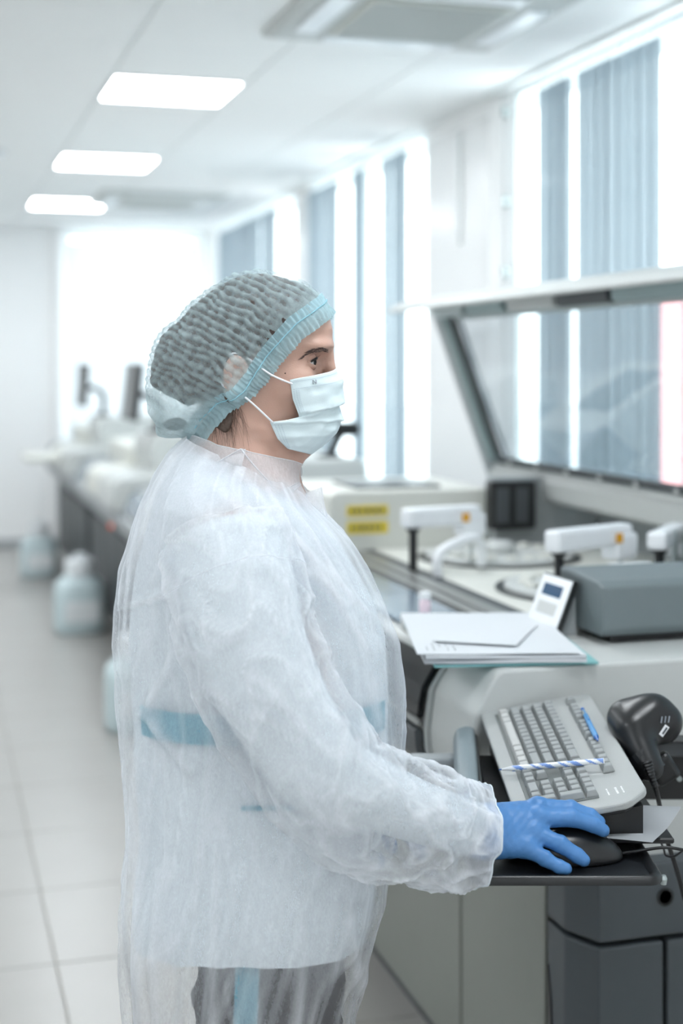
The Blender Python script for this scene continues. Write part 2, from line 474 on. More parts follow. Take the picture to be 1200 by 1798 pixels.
# ------------------------------------------------------------------ the near analyser
BODY = [(1.07, .66), (1.05, .69), (.885, .80), (.867, .83), (.865, .87), (.875, .94), (.913, 1.004), (.925, 1.012)]
YN, YF = 2.2, 4.35
an = thing('laboratory_analyzer', (1.5, 3.2, 0), 'large white and grey laboratory analyzer with raised clear lid, right of the woman', 'analyzer')
def part(name, bm, m, par=None, **k): return put(name, bm, m, par or an, world=True, **k)

base = part('base_cabinet', prism([(1.12, .0), (1.12, .08), (1.09, .08), (1.09, .66), (1.95, .66), (1.95, 0)], YN + .075, YF - .01), M['dark_grey'])
for a, b in ((2.352, 2.765), (2.775, 3.53), (3.54, YF)):
    part('front_panel', box(1.068, 1.092, a, b, .085, .672, .004), M['cabinet_front'])
# corner column with chamfered edge, split into an upper cover and a door below it
up = [(1.068, 2.342), (1.068, 2.27), (1.10, YN), (1.95, YN), (1.95, 2.342)]
part('corner_cover', prism(up, .545, .672, 'z', .004), M['cabinet_end'])
cc = part('corner_door', prism([(1.068, 2.342), (1.068, 2.27), (1.10, YN), (1.222, YN), (1.222, 2.342)], .085, .536, 'z', .004), M['cabinet_end'])
part('grip_recess', prism([(2.334, .10), (2.334, .46), (2.322, .40), (2.312, .28), (2.306, .10)], 1.0655, 1.0685, 'x'), M['black'], cc)
part('end_panel', box(1.230, 1.95, YN, YN + .14, .085, .536, .004), M['cabinet_end'])
bm = lathe(bmesh.new(), [(.016, 0), (.016, -.002), (.012, -.002), (.012, .0)], (1.225, YN, .612), 20, 'y')
part('lock', bm, M['black'], label='round black lock hole')

part('end_module', prism([(x + .014, z) for x, z in BODY] + [(1.95, 1.012), (1.95, .66)], 2.24, 2.437, 'y', .006), M['machine_white'])
LOWER = [(1.07, .66), (1.05, .69), (.885, .80), (.872, .83), (.870, .87), (.880, .94), (.913, .99), (.93, .995)]
part('body', prism(LOWER + [(1.95, .995), (1.95, .66)], 2.439, YF, 'y', .004), M['machine_white'])
part('top_cover', box(.925, 1.95, 2.439, 2.74, .995, 1.012, .004), M['machine_white'])
# curved black front door with a bezel below it
def skin(prof, t, y0, y1):
    """a thin curved shell that follows the profile (x,z), t thick, outward to -x"""
    out = []
    for i, p in enumerate(prof):
        a = Vector(prof[max(i - 1, 0)]); b = Vector(prof[min(i + 1, len(prof) - 1)])
        d = (b - a).normalized(); nrm = Vector((-d.y, d.x)); nrm = nrm if nrm.x < 0 else -nrm
        out.append((p[0] + nrm.x * t, p[1] + nrm.y * t))
    return prism(out + prof[::-1], y0, y1, 'y', .0015, 1)
fine = [(.868, .888), (.869, .91), (.875, .94), (.888, .962), (.902, .985)]
part('front_door', skin(fine, .010, 2.441, 3.30), M['black_gloss'], label='curved glossy black front door')
part('door_strip', skin([(.866, .872), (.867, .884)], .008, 2.441, 3.30), M['rail'])
bz = part('bezel', skin([(.876, .815), (.868, .835), (.866, .868)], .014, 2.441, 3.30), M['dark_grey'])
text('numeral', '1', .022, M['white_plastic'], bz, frame((.851, 2.515, .851), (0, -1, 0), (.12, 0, 1)))
# deck: blue-grey lids, rails and a pale plate with round reagent carousels
for a, b in ((2.745, 3.10), (3.105, 3.46), (3.465, 3.86)):
    part('deck_lid', box(.935, 1.085, a, b, .996, 1.006, .003, 1), M['deck_blue'])
for k, (a, b, m) in enumerate(((1.09, 1.105, 'black'), (1.107, 1.135, 'rail'), (1.137, 1.145, 'black'), (1.147, 1.185, 'rail'), (1.187, 1.225, 'dark_grey'))):
    part('rail', box(a, b, 2.745, 3.86, .996, 1.004 + .003 * (k % 2), .002, 1), M[m])
part('deck_plate', box(1.228, 1.93, 2.745, 3.86, .996, 1.005, .003, 1), M['machine_cream'])
def carousel(x, y, r):
    c = part('carousel', lathe(bmesh.new(), [(r, 1.005), (r, 1.016), (r - .012, 1.019), (.05, 1.019)], (x, y, 0), 48), M['machine_white'])
    part('carousel_rim', lathe(bmesh.new(), [(r + .022, 1.005), (r + .022, 1.009), (r + .002, 1.009)], (x, y, 0), 48, cap=False), M['black'], c)
    part('hub', lathe(bmesh.new(), [(.045, 1.019), (.045, 1.04), (.03, 1.05)], (x, y, 0), 24), M['machine_white'], c, smooth=True)
    for k in range(18):
        a = 2 * PI * k / 18
        part('reagent_pot', lathe(bmesh.new(), [(.018, 1.019), (.018, 1.026), (.012, 1.029)], (x + (r - .05) * math.cos(a), y + (r - .05) * math.sin(a), 0), 10), M['machine_cream'], c)
    return c
carousel(1.52, 3.02, .23); carousel(1.50, 3.60, .20)
bm = bmesh.new(); tube(bm, smooth_path([(1.22, 3.32, 1.005), (1.22, 3.32, 1.05), (1.25, 3.33, 1.075), (1.34, 3.36, 1.09), (1.36, 3.38, 1.02)]), .013, 10)
part('clear_hose', bm, M['white_plastic'], smooth=True)
# swinging pipetting arms on black columns
def arm(px_, py_, ang, L, top=1.115, h=.05, w=.045, lab=None, colm='black'):
    d = Vector((math.cos(ang), math.sin(ang), 0)); s = Vector((-d.y, d.x, 0)); o = Vector((px_, py_, 0))
    bm = bmesh.new(); bx(bm, -.028, L, -w / 2, w / 2, top, top + h, .010, 3)
    bmesh.ops.transform(bm, matrix=frame(o, d, s), verts=bm.verts)
    a = part('pipetting_arm', bm, M['white_plastic'])
    part('column', lathe(bmesh.new(), [(.011, 1.0), (.011, top - .012), (.019, top - .004), (.019, top)], (px_, py_, 0), 16), M[colm], a)
    bm = bmesh.new(); bx(bm, L - .06, L + .012, -w / 2 - .004, w / 2 + .004, top - .03, top + h * .6, .008)
    bmesh.ops.transform(bm, matrix=frame(o, d, s), verts=bm.verts)
    part('probe_block', bm, M['white_plastic'], a)
    e = o + d * (L - .02)
    part('probe', lathe(bmesh.new(), [(.003, top - .10), (.005, top - .03)], (e.x, e.y, 0), 8), M['metal'], a)
    c = o + d * (L - .055) - s * (w / 2 + .0048)
    bm = bmesh.new(); bx(bm, -.011, .011, -.011, .011, -.0006, .0006)
    bmesh.ops.transform(bm, matrix=frame(c + Vector((0, 0, top + h * .42)), d, (0, 0, 1)), verts=bm.verts)
    part('warning_sticker', bm, M['orange'], a, label='small orange warning sticker')
    return a
arm(1.345, 2.885, math.radians(22), .225); arm(1.19, 3.42, math.radians(14), .20)
arm(1.545, 2.80, math.radians(48), .20, 1.125, .04)
# pump tower under the lid, at the right
part('pump_block', box(1.58, 1.72, 2.70, 2.78, 1.012, 1.105, .006), M['black'])
bm = bmesh.new()
for k in range(5): lathe(bm, [(.007, 1.012), (.007, 1.16)], (1.60 + .026 * k, 2.83, 0), 10)
part('pump_rods', bm, M['metal'], smooth=False)
part('tube_rack', box(1.36, 1.46, 2.66, 2.69, 1.085, 1.117, .005), M['white_plastic'])
part('rack_foot', box(1.39, 1.43, 2.668, 2.682, 1.012, 1.085), M['black'])
# far end housing with yellow labels, and the grey partition behind the deck
hb = part('end_housing', prism([(1.10, 1.0), (1.10, 1.155), (1.12, 1.168), (1.58, 1.168), (1.58, 1.0)], 3.88, YF, 'y', .006), M['machine_cream'])
for z0, z1 in ((1.098, 1.128), (1.048, 1.082)):
    l = part('yellow_label', box(1.150, 1.272, 3.876, 3.8795, z0, z1), M['yellow'], hb)
    rnd = random.Random(int(z0 * 1000)); bm = bmesh.new(); x = 1.16
    while x < 1.255:
        w = rnd.uniform(.006, .018); bx(bm, x, min(x + w, 1.262), 3.8752, 3.876, (z0 + z1) / 2 - .006, (z0 + z1) / 2 + .006); x += w + .005
    part('lettering', bm, M['ink'], hb)
part('dark_slot', box(1.20, 1.46, 3.95, 4.2, 1.168, 1.176, .002), M['black'], hb)
pt = part('partition', box(1.585, 1.95, 3.84, 3.90, 1.0, 1.20, .004), M['machine_grey'])
part('power_unit', box(1.555, 1.695, 3.79, 3.84, 1.055, 1.195, .006), M['black'], pt)
for k in range(2): part('power_socket', box(1.568 + .06 * k, 1.61 + .06 * k, 3.782, 3.79, 1.075, 1.175, .004), M['dark_grey'], pt)
part('rear_panel', box(1.91, 1.95, 2.42, 3.84, 1.0, 1.20, .004), M['machine_grey'])
part('rear_pillar', box(1.78, 1.90, 2.95, 3.10, 1.005, 1.30, .006), M['machine_white'])

# raised lid: a beam at the hinge, end arms, a clear sheet and a pale brim on top
LT, LB = (1.580, 1.722), (1.765, 1.215)
def L2(t, off=0.0):          # t = 0 at the hinge beam, 1 under the brim
    dx, dz = LT[0] - LB[0], LT[1] - LB[1]; n = math.hypot(dx, dz)
    return (LB[0] + dx * t + dz / n * -off, LB[1] + dz * t + dx / n * off)   # off > 0 leans toward the aisle
ld = part('lid', prism([(1.74, 1.135), (1.735, 1.19), (1.750, 1.197), (1.748, 1.212), (1.80, 1.225), (1.83, 1.19), (1.83, 1.14), (1.78, 1.12)], 2.30, 4.25, 'y', .005), M['machine_white'], label='pale hinge beam of the raised lid')
def lidbar(name, t0, t1, o0, o1, y0, y1, m, bev=.003):
    part(name, prism([L2(t0, o0), L2(t1, o0), L2(t1, o1), L2(t0, o1)], y0, y1, 'y', bev, 1), M[m], ld)
lidbar('end_arm', -.10, 1.0, -.045, .03, 4.25, 4.30, 'machine_grey'); lidbar('end_arm', -.10, 1.0, -.03, .03, 2.26, 2.30, 'machine_cream')
lidbar('bracket', .04, .98, .005, .028, 4.205, 4.248, 'metal_teal'); lidbar('seal', .06, .95, -.004, .018, 4.165, 4.20, 'dark_grey')
lidbar('seal', .015, .05, .0, .02, 2.31, 4.20, 'dark_grey')
for k in range(9):
    y = 2.45 + k * .205; p = L2(.032, .021)
    bm = bmesh.new(); bx(bm, p[0] - .006, p[0] + .003, y - .008, y + .008, p[1] - .007, p[1] + .007, .002, 1)
    part('clip', bm, M['machine_white'], ld)
# clear acrylic sheet, bowed a little
bm = bmesh.new(); n = 14; A = []; B = []
for i in range(n + 1):
    t = .05 + .90 * i / n; p = L2(t, .012 * math.sin(PI * i / n))
    A.append(bm.verts.new((p[0], 2.305, p[1]))); B.append(bm.verts.new((p[0], 4.17, p[1])))
for i in range(n): bm.faces.new((A[i], B[i], B[i + 1], A[i + 1]))
bmesh.ops.recalc_face_normals(bm, faces=bm.faces)
if sum((f.normal.x for f in bm.faces)) > 0: bmesh.ops.reverse_faces(bm, faces=bm.faces)
part('clear_sheet', bm, M['cover'], ld, smooth=True)
bm = bmesh.new(); p = L2(.5, .01); q0, q1 = L2(.06, .004), L2(.93, .004)
tube(bm, [(q0[0], 4.16, q0[1]), (q1[0], 4.16, q1[1])], .006, 8)
part('sheet_edge', bm, M['white_plastic'], ld)
lidbar('lid_rail', .90, 1.0, -.012, .014, 2.31, 4.20, 'metal'); 
brim = [(1.445, 1.705), (1.47, 1.722), (1.53, 1.742), (1.62, 1.752), (1.70, 1.742), (1.74, 1.722), (1.738, 1.712), (1.70, 1.728), (1.62, 1.738), (1.53, 1.728), (1.47, 1.710), (1.45, 1.695)]
part('brim', prism(brim, 2.05, 4.42, 'y', .002, 1), M['machine_white'], ld)
for a, b, m in ((2.55, 2.95, 'metal_teal'), (2.97, 3.25, 'dark_grey'), (3.27, 3.56, 'machine_white'), (3.60, 3.86, 'metal_teal'), (3.90, 4.15, 'metal')):
    part('hinge_bracket', prism([(1.50, 1.722), (1.505, 1.676), (1.525, 1.672), (1.56, 1.70), (1.56, 1.73)], a, b, 'y', .003, 1), M[m], ld)

# grey printer on the end module, with a sloped top and a shadow gap under it
pr = thing('label_printer', (1.42, 2.5, 1.012), 'blocky grey printer with a sloped top on the white analyzer end', 'printer')
part('housing', prism([(2.385, 1.028), (2.375, 1.04), (2.375, 1.120), (2.40, 1.128), (2.53, 1.136), (2.56, 1.134), (2.56, 1.028)], 1.195, 1.66, 'x', .005), M['printer_grey'], pr)
part('foot_plate', box(1.225, 1.64, 2.405, 2.55, 1.012, 1.03, .003), M['black'], pr)
# small tilted control panel beside it
cp = thing('control_panel', (1.17, 2.56, 1.012), 'small tilted white control panel with a blue display beside the grey printer', 'control panel')
o = Vector((1.130, 2.580, 1.018)); u = Vector((.006, -.143, 0)).normalized(); v = Vector((.030, .035, .078)).normalized()
F = frame(o, u, v); WID, HEI = .125, .112
def plate(name, x0, x1, y0, y1, z0, z1, m, par, bev=.001):
    bm = box(x0, x1, y0, y1, z0, z1, bev, 1); bmesh.ops.transform(bm, matrix=F, verts=bm.verts)
    return put(name, bm, m, par, world=True)
hs_ = plate('housing', 0, WID, 0, HEI, -.012, 0, M['black'], cp, .002)
fp = plate('faceplate', .002, WID - .002, .002, HEI - .003, 0, .0015, M['white_plastic'], cp)
plate('display', .022, .098, .070, .093, .0015, .0022, M['screen'], fp, 0)
plate('keypad', .022, .098, .034, .058, .0015, .002, M['machine_white'], fp, 0)
for k in range(5): plate('button', .014 + .021 * k, .024 + .021 * k, .010, .017, .0015, .003, M['orange'] if k in (1, 4) else M['ink'], fp, 0)
put('stand', prism([(1.152, 1.012), (1.184, 1.085), (1.198, 1.082), (1.198, 1.012)], 2.49, 2.55, 'y', .002, 1), M['machine_grey'], cp, world=True)

# stack of print-outs with a teal folder at the bottom
def sheet(name, cx, cy, z, w, h, rot, m, label, seed, t=.0012, curl=.004, group=None, droop=0.0):
    rnd = random.Random(seed); n = 10
    o = bpy.data.objects
    bm = bmesh.new(); T0 = []; B0 = []
    for i in range(n + 1):
        for j in range(n + 1):
            x, y = (i / n - .5) * w, (j / n - .5) * h
            zz = curl * noise.noise(Vector((x * 6 + seed, y * 6, seed))) + curl
            zz += droop * max(0, -x / w - .25) * -1
            T0.append(bm.verts.new((x, y, zz + t))); B0.append(bm.verts.new((x, y, zz)))
    for i in range(n):
        for j in range(n):
            a, b, c, d = i * (n + 1) + j, (i + 1) * (n + 1) + j, (i + 1) * (n + 1) + j + 1, i * (n + 1) + j + 1
            bm.faces.new((T0[a], T0[b], T0[c], T0[d])); bm.faces.new((B0[d], B0[c], B0[b], B0[a]))
    e = [i * (n + 1) for i in range(n + 1)] + [n * (n + 1) + j for j in range(1, n + 1)] + [i * (n + 1) + n for i in range(n - 1, -1, -1)] + list(range(n - 1, 0, -1))
    for k in range(len(e)):
        a, b = e[k], e[(k + 1) % len(e)]
        bm.faces.new((T0[b], T0[a], B0[a], B0[b]))
    bmesh.ops.recalc_face_normals(bm, faces=bm.faces)
    ob = put(name, bm, m, None, smooth=False)
    ob.location = (cx, cy, z); ob.rotation_euler = (0, 0, rot)
    WORLD[ob.name] = Matrix.Translation((cx, cy, z)) @ Matrix.Rotation(rot, 4, 'Z')
    tag(ob, label, 'folder' if name == 'folder' else 'paper', group); return ob
PR = math.radians(-14)
sheet('folder', 1.012, 2.452, 1.0125, .285, .40, PR + .05, M['folder'], 'teal folder at the bottom of the paper stack on the analyzer', 3, .004, .001)
PS = [('thick bundle of print-outs lying directly on the teal folder', 1.0185, .006, 0.0, .279, .39), ('second bundle of print-outs, middle of the paper stack', 1.0265, .005, .03, .277, .40),
      ('wide print-out with columns of pale text on top of the paper stack', 1.0335, .0012, -.01, .28, .40)]
for k, (lab, z, t, dr, w, h) in enumerate(PS):
    s = sheet('paper', 1.000 - .004 * k, 2.445 + .005 * k, z, w, h, PR + dr, M['paper'], lab, 11 + k, t, .0012)
rnd = random.Random(4); bm = bmesh.new()
for r in range(9):
    x = -.12 + .012 * r + (.08 if r > 4 else 0); y = -.17
    while y < .18:
        w = rnd.uniform(.004, .016)
        if rnd.random() < .75: bx(bm, x, x + .002, y, y + w, .0020, .0022)
        y += w + .007
put('print', bm, M['ink'], s, kind='stuff')
sheet('paper', .985, 2.425, 1.0372, .15, .21, PR - .35, M['paper'], 'small blank sheet lying loose on top of the print-outs', 21, .0008, .002)

# small pale reagent bottle standing on the deck lid behind the papers
b = thing('reagent_bottle', (1.0, 2.80, 1.006), 'small pale pink bottle with a white cap on the grey deck behind the papers', 'bottle')
put('body', lathe(bmesh.new(), [(.011, 0), (.012, .002), (.012, .030), (.008, .036)], n=20), mat('pink_vial', '#f0dbe6', .3), b, smooth=True)
put('cap', lathe(bmesh.new(), [(.0125, .036), (.0125, .048), (.010, .050)], n=20), M['white_plastic'], b)

# ------------------------------------------------------------------ the analysers farther down the row
def far_analyzer(y0, label, L=2.1):
    a = thing('laboratory_analyzer', (1.5, y0, 0), label, 'analyzer', group='analyzers farther down the row')
    P = lambda n, bm, m, par=None, **k: put(n, bm, M[m], par or a, world=True, **k)
    P('base_cabinet', prism([(1.08, 0), (1.08, .07), (1.03, .07), (1.03, .62), (1.95, .62), (1.95, 0)], y0, y0 + L, 'y', .005), 'dark_grey')
    for k in range(3): P('front_panel', box(1.012, 1.032, y0 + .02 + k * L / 3, y0 - .01 + (k + 1) * L / 3, .09, .60, .004), 'dark_grey')
    P('body', prism([(1.05, .58), (.93, .70), (.90, .78), (.93, .80), (1.0, .93), (1.95, .93), (1.95, .58)], y0, y0 + L, 'y', .006), 'machine_grey')
    P('front_module', prism([(.885, .80), (.875, .82), (.89, .93), (.93, .965), (1.25, .985), (1.25, .80)], y0 + .02, y0 + .62, 'y', .012, 3), 'machine_white')
    P('shadow_gap', box(.91, 1.2, y0 + .03, y0 + .60, .775, .80), 'black')
    P('front_module', prism([(.90, .80), (.89, .82), (.91, .92), (.95, .945), (1.2, .955), (1.2, .80)], y0 + .70, y0 + 1.35, 'y', .012, 3), 'machine_cream')
    P('deck_lid', prism([(.92, .82), (.95, .90), (1.2, .94), (1.2, .80)], y0 + 1.38, y0 + L - .02, 'y', .008), 'deck_blue')
    P('cover_box', prism([(1.14, .93), (1.12, 1.10), (1.15, 1.165), (1.58, 1.175), (1.60, 1.15), (1.60, .93)], y0 + .30, y0 + .95, 'y', .015, 3), 'machine_white')
    P('cover_box', prism([(1.12, .93), (1.12, 1.06), (1.58, 1.10), (1.60, .93)], y0 + 1.05, y0 + L - .05, 'y', .015, 3), 'machine_cream')
    P('vent_slot', box(1.17, 1.5, y0 + 1.045, y0 + 1.05, .97, 1.05), 'dark_grey')
    return a
def monitor(y, label, tilt=6, x=1.06, zc=1.385):
    m = thing('monitor', (x + .14, y, 1.17), label, 'monitor', group='black monitors on swivel arms')
    bm = box(-.018, .018, -.235, .235, -.15, .15, .006); bmesh.ops.transform(bm, matrix=Matrix.Translation((x, y, zc)) @ Matrix.Rotation(math.radians(tilt), 4, 'Y'), verts=bm.verts)
    d = put('display', bm, M['black'], m, world=True)
    bm = box(-.0195, -.0182, -.215, .215, -.13, .13); bmesh.ops.transform(bm, matrix=Matrix.Translation((x, y, zc)) @ Matrix.Rotation(math.radians(tilt), 4, 'Y'), verts=bm.verts)
    put('screen', bm, M['black_gloss'], d, world=True)
    bm = bmesh.new(); tube(bm, smooth_path([(x + .02, y, zc - .02), (x + .07, y, zc - .02), (x + .14, y, zc - .06), (x + .15, y, 1.28), (x + .14, y, 1.17)]), .020, 10)
    put('arm', bm, M['black'], m, world=True, smooth=True)
    put('base', lathe(bmesh.new(), [(.06, 1.165), (.06, 1.18), (.03, 1.185)], (x + .14, y, 0), 20), M['black'], m, world=True)
    return m
far_analyzer(4.82, 'pale analyzer just behind the near one, mostly hidden by the woman')
far_analyzer(7.05, 'second analyzer of the far row, with the larger black monitor')
far_analyzer(9.42, 'farthest analyzer in the row, beside the end wall')
monitor(7.62, 'larger black monitor seen edge-on left of the blue cap')
monitor(10.2, 'smaller black monitor seen edge-on, farthest down the row', 4, x=1.07)
kt = put('keyboard_tray', box(.66, 1.0, 9.9, 10.5, .86, .90, .012), M['machine_cream'], None)
tag(kt, 'pale keyboard tray sticking out from the farthest analyzer', 'tray')
il = thing('indicator_lamp', (.925, 7.35, .70), 'tiny orange indicator light glowing under the middle far analyzer', 'indicator')
put('bulb', lathe(bmesh.new(), [(.002, -.012), (.010, -.008), (.012, 0), (.010, .008), (.002, .012)], (.918, 7.35, .70), 12), M['red_led'], il, world=True, smooth=True)
put('socket', box(.918, .965, 7.338, 7.362, .688, .712, .003), M['dark_grey'], il, world=True)
# dark scanner head on a stalk on the second analyser, seen beside the mask
st = thing('scanner_stalk', (1.555, 5.3, 1.17), 'blurred black device on a leaning stalk beside the mask', 'scanner')
bm = bmesh.new(); tube(bm, smooth_path([(1.50, 5.3, 1.172), (1.505, 5.28, 1.2), (1.535, 5.25, 1.27)]), .018, 10)
put('stalk', bm, M['dark_grey'], st, world=True, smooth=True)
put('head', box(1.49, 1.60, 5.20, 5.29, 1.255, 1.31, .018, 3), M['black'], st, world=True, smooth=True)
put('base', lathe(bmesh.new(), [(.05, 1.172), (.05, 1.182), (.022, 1.186)], (1.50, 5.3, 0), 18), M['black'], st, world=True)

# white jugs on the floor along the row
def jug(x, y, s, label):
    j = thing('jug', (x, y, 0), label, 'jug', group='white plastic jugs on the floor')
    prof = [(.118, 0), (.132, .012), (.135, .05), (.135, .22), (.128, .255), (.10, .285), (.075, .30)]
    bm = bmesh.new(); rings = []
    for r, h in prof:
        ring = []
        for i in range(32):
            a = 2 * PI * i / 32; e = 3.2
            c, d_ = math.cos(a), math.sin(a); k = (abs(c) ** e + abs(d_) ** e) ** (-1 / e)
            ring.append(bm.verts.new((r * k * c * s, r * k * d_ * .85 * s, h * s)))
        rings.append(ring)
    for A, B in zip(rings, rings[1:]):
        for i in range(32): bm.faces.new((A[i], A[(i + 1) % 32], B[(i + 1) % 32], B[i]))
    bm.faces.new(rings[0][::-1]); bm.faces.new(rings[-1])
    put('body', bm, M['jug'], j, smooth=True)
    put('cap', lathe(bmesh.new(), [(.072 * s, .298 * s), (.078 * s, .30 * s), (.078 * s, .375 * s), (.07 * s, .385 * s)], n=28), M['jug_cap'], j)
    bm = bmesh.new(); tube(bm, smooth_path([(.03 * s, 0, .384 * s), (.03 * s, 0, .40 * s), (0, 0, .41 * s), (-.03 * s, 0, .40 * s), (-.03 * s, 0, .384 * s)], 4), .009 * s, 8)
    put('handle', bm, M['jug_cap'], j, smooth=True)
    put('label_sheet', box(-.09 * s, .09 * s, -.1185 * s, -.1145 * s, .07 * s, .18 * s, .001, 1), M['ink_light'] if False else M['jug_cap'], j)
jug(.85, 8.25, 1.08, 'white plastic jug on the floor, middle of the three along the analyzers')
jug(.79, 10.5, .98, 'farthest white plastic jug on the floor, beside the last analyzer')
jug(.86, 6.0, 1.02, 'nearest white plastic jug on the floor, half hidden behind the gown')

# ------------------------------------------------------------------ signed-distance modelling (smooth organic solids)
def surface_nets(F, xs, ys, zs):
    """a closed quad surface where the sampled field F changes sign"""
    xs, ys, zs = (np.asarray(a, dtype=np.float64) for a in (xs, ys, zs))
    inside = F < 0
    nx, ny, nz = F.shape
    acc = np.zeros((nx - 1, ny - 1, nz - 1, 3)); cnt = np.zeros((nx - 1, ny - 1, nz - 1))
    ax = [xs, ys, zs]
    sh = F.shape
    def cross(axis):
        a = [slice(None)] * 3; b = [slice(None)] * 3
        a[axis] = slice(0, -1); b[axis] = slice(1, None)
        fa, fb = F[tuple(a)], F[tuple(b)]
        c = inside[tuple(a)] != inside[tuple(b)]
        with np.errstate(all='ignore'):
            t = np.where(c, fa / (fa - fb), 0)
        p = np.zeros(fa.shape + (3,))
        for k in range(3):
            s = [1, 1, 1]; s[k] = -1
            if k == axis:
                p[..., k] = ax[k][:-1].reshape(s) + t * np.diff(ax[k]).reshape(s)
            else:
                p[..., k] = np.broadcast_to(ax[k].reshape(s), fa.shape)
        return c, p
    C = [cross(k) for k in range(3)]
    for axis in range(3):
        c, p = C[axis]; o = [k for k in range(3) if k != axis]
        for i in (0, 1):
            for j in (0, 1):
                s = [slice(None)] * 3
                for k, q in zip(o, (i, j)): s[k] = slice(1, None) if q else slice(0, -1)
                m = c[tuple(s)]
                acc[m] += p[tuple(s)][m]; cnt[m] += 1
    act = cnt > 0
    idx = -np.ones(act.shape, dtype=np.int64); idx[act] = np.arange(act.sum())
    V = acc[act] / cnt[act][:, None]
    faces = []
    for axis in range(3):
        c, _ = C[axis]; o = [k for k in range(3) if k != axis]
        s = [slice(None)] * 3
        for k in o: s[k] = slice(1, -1)
        m = c[tuple(s)]; I = np.argwhere(m)
        if len(I) == 0: continue
        for k in o: I[:, k] += 1
        neg = inside[tuple(I.T)]
        d1 = np.zeros(3, int); d1[o[0]] = 1; d2 = np.zeros(3, int); d2[o[1]] = 1
        q = [idx[tuple((I - a).T)] for a in (d1 + d2, d2, d1 * 0, d1)]
        Q = np.stack(q, 1)
        flip = neg if axis != 1 else ~neg
        Q[~flip] = Q[~flip][:, ::-1]
        faces.append(Q)
    return V, np.concatenate(faces)

def np_mesh(name, V, Fq, m, parent=None, smooth=True):
    me = bpy.data.meshes.new(name)
    me.vertices.add(len(V)); me.vertices.foreach_set('co', np.asarray(V, dtype=np.float32).ravel())
    me.loops.add(Fq.size); me.loops.foreach_set('vertex_index', Fq.astype(np.int32).ravel())
    n = len(Fq); w = Fq.shape[1]
    me.polygons.add(n); me.polygons.foreach_set('loop_start', np.arange(0, n * w, w, dtype=np.int32))
    me.update(calc_edges=True); me.validate()
    if smooth: me.polygons.foreach_set('use_smooth', [True] * len(me.polygons))
    for mm in (m if isinstance(m, (list, tuple)) else [m]): me.materials.append(mm)
    o = bpy.data.objects.new(name, me); COL.objects.link(o)
    if parent is not None: o.parent = parent
    return o

def cone(P, a, b, ra, rb):
    """distance to a tapered capsule"""
    a = np.asarray(a, float); b = np.asarray(b, float); d = b - a; L2_ = d @ d
    x, y, z = (P[i] - a[i] for i in range(3))
    t = np.clip((x * d[0] + y * d[1] + z * d[2]) / L2_, 0, 1)
    return np.sqrt((x - t * d[0]) ** 2 + (y - t * d[1]) ** 2 + (z - t * d[2]) ** 2) - (ra + (rb - ra) * t)
def ell(P, c, r):
    k = np.sqrt(sum(((P[i] - c[i]) / r[i]) ** 2 for i in range(3)))
    return (k - 1) * min(r)
def smin(a, b, k):
    h = np.clip(.5 + .5 * (b - a) / k, 0, 1)
    return b + (a - b) * h - k * h * (1 - h)
def smax(a, b, k): return -smin(-a, -b, k)
def axes(x, y, z, s):
    return [np.arange(q[0], q[1] + s, s) for q in (x, y, z)]
def gridP(A): return np.meshgrid(*A, indexing='ij')

# ------------------------------------------------------------------ keyboard tray, standing in front of the analyser; turned to face the woman
C_, S_ = math.cos(YAW), math.sin(YAW)
PO = Vector((-.14 * C_ + 2.05 * S_, .14 * S_ + 2.05 * C_, 0))        # where the woman stands on the floor
PM = Matrix.Translation(PO) @ Matrix.Rotation(-YAW, 4, 'Z')          # her own axes: x forward, y to her left, z up
def pthing(name, p, label, cat, group=None):
    return thing(name, PM @ Vector(p), label, cat, rot=-YAW, group=group)
def pput(name, bm, m, par, **k):
    """bm given in the woman's axes"""
    if isinstance(bm, bmesh.types.BMesh): bmesh.ops.transform(bm, matrix=PM, verts=bm.verts)
    return put(name, bm, m, par, world=True, **k)

tr = pthing('keyboard_tray', (.46, .15, .86), 'black metal keyboard tray with grey wrist rest hung on the analyzer', 'tray')
pput('shelf', box(.362, .60, -.085, .335, .868, .876, .002, 1), M['black'], tr)
def bar_between(a, b, prof):
    a, b = Vector(a), Vector(b); bm = prism(prof, 0, (b - a).length, 'y', .006, 3)
    bmesh.ops.transform(bm, matrix=frame(a, (b - a).cross(Vector((0, 0, 1))), b - a), verts=bm.verts); return bm
pput('wrist_rest', bar_between((.318, -.05, .884), (.3465, .345, .893), [(-.018, -.02), (-.0185, .012), (-.012, .026), (.004, .031), (.017, .028), (.019, .01), (.017, -.02)]), M['rest'], tr, smooth=False)
pput('rest_strip', bar_between((.341, -.06, .880), (.3645, .345, .894), [(-.004, -.01), (-.004, .016), (.004, .016), (.004, -.01)]), M['black'], tr)
lb = pput('bracket', box(.255, .345, .30, .335, .845, .880, .004), M['machine_grey'], tr)
pput('slot', box(.285, .335, .296, .302, .850, .866, .002, 1), M['black'], lb)
rb = pput('bracket', box(.56, .80, .27, .28, .820, .915, .003), M['black'], tr)
pput('rail', box(.64, .80, .240, .27, .898, .922, .003), M['dark_grey'], tr)
pput('rail_edge', box(.64, .80, .236, .272, .922, .926, .001, 1), M['black'], tr)
for p in ((.69, .268, .856),):
    pput('screw', lathe(bmesh.new(), [(.0045, 0), (.0045, -.003), (.0025, -.003)], p, 14, 'y'), M['metal'], rb)

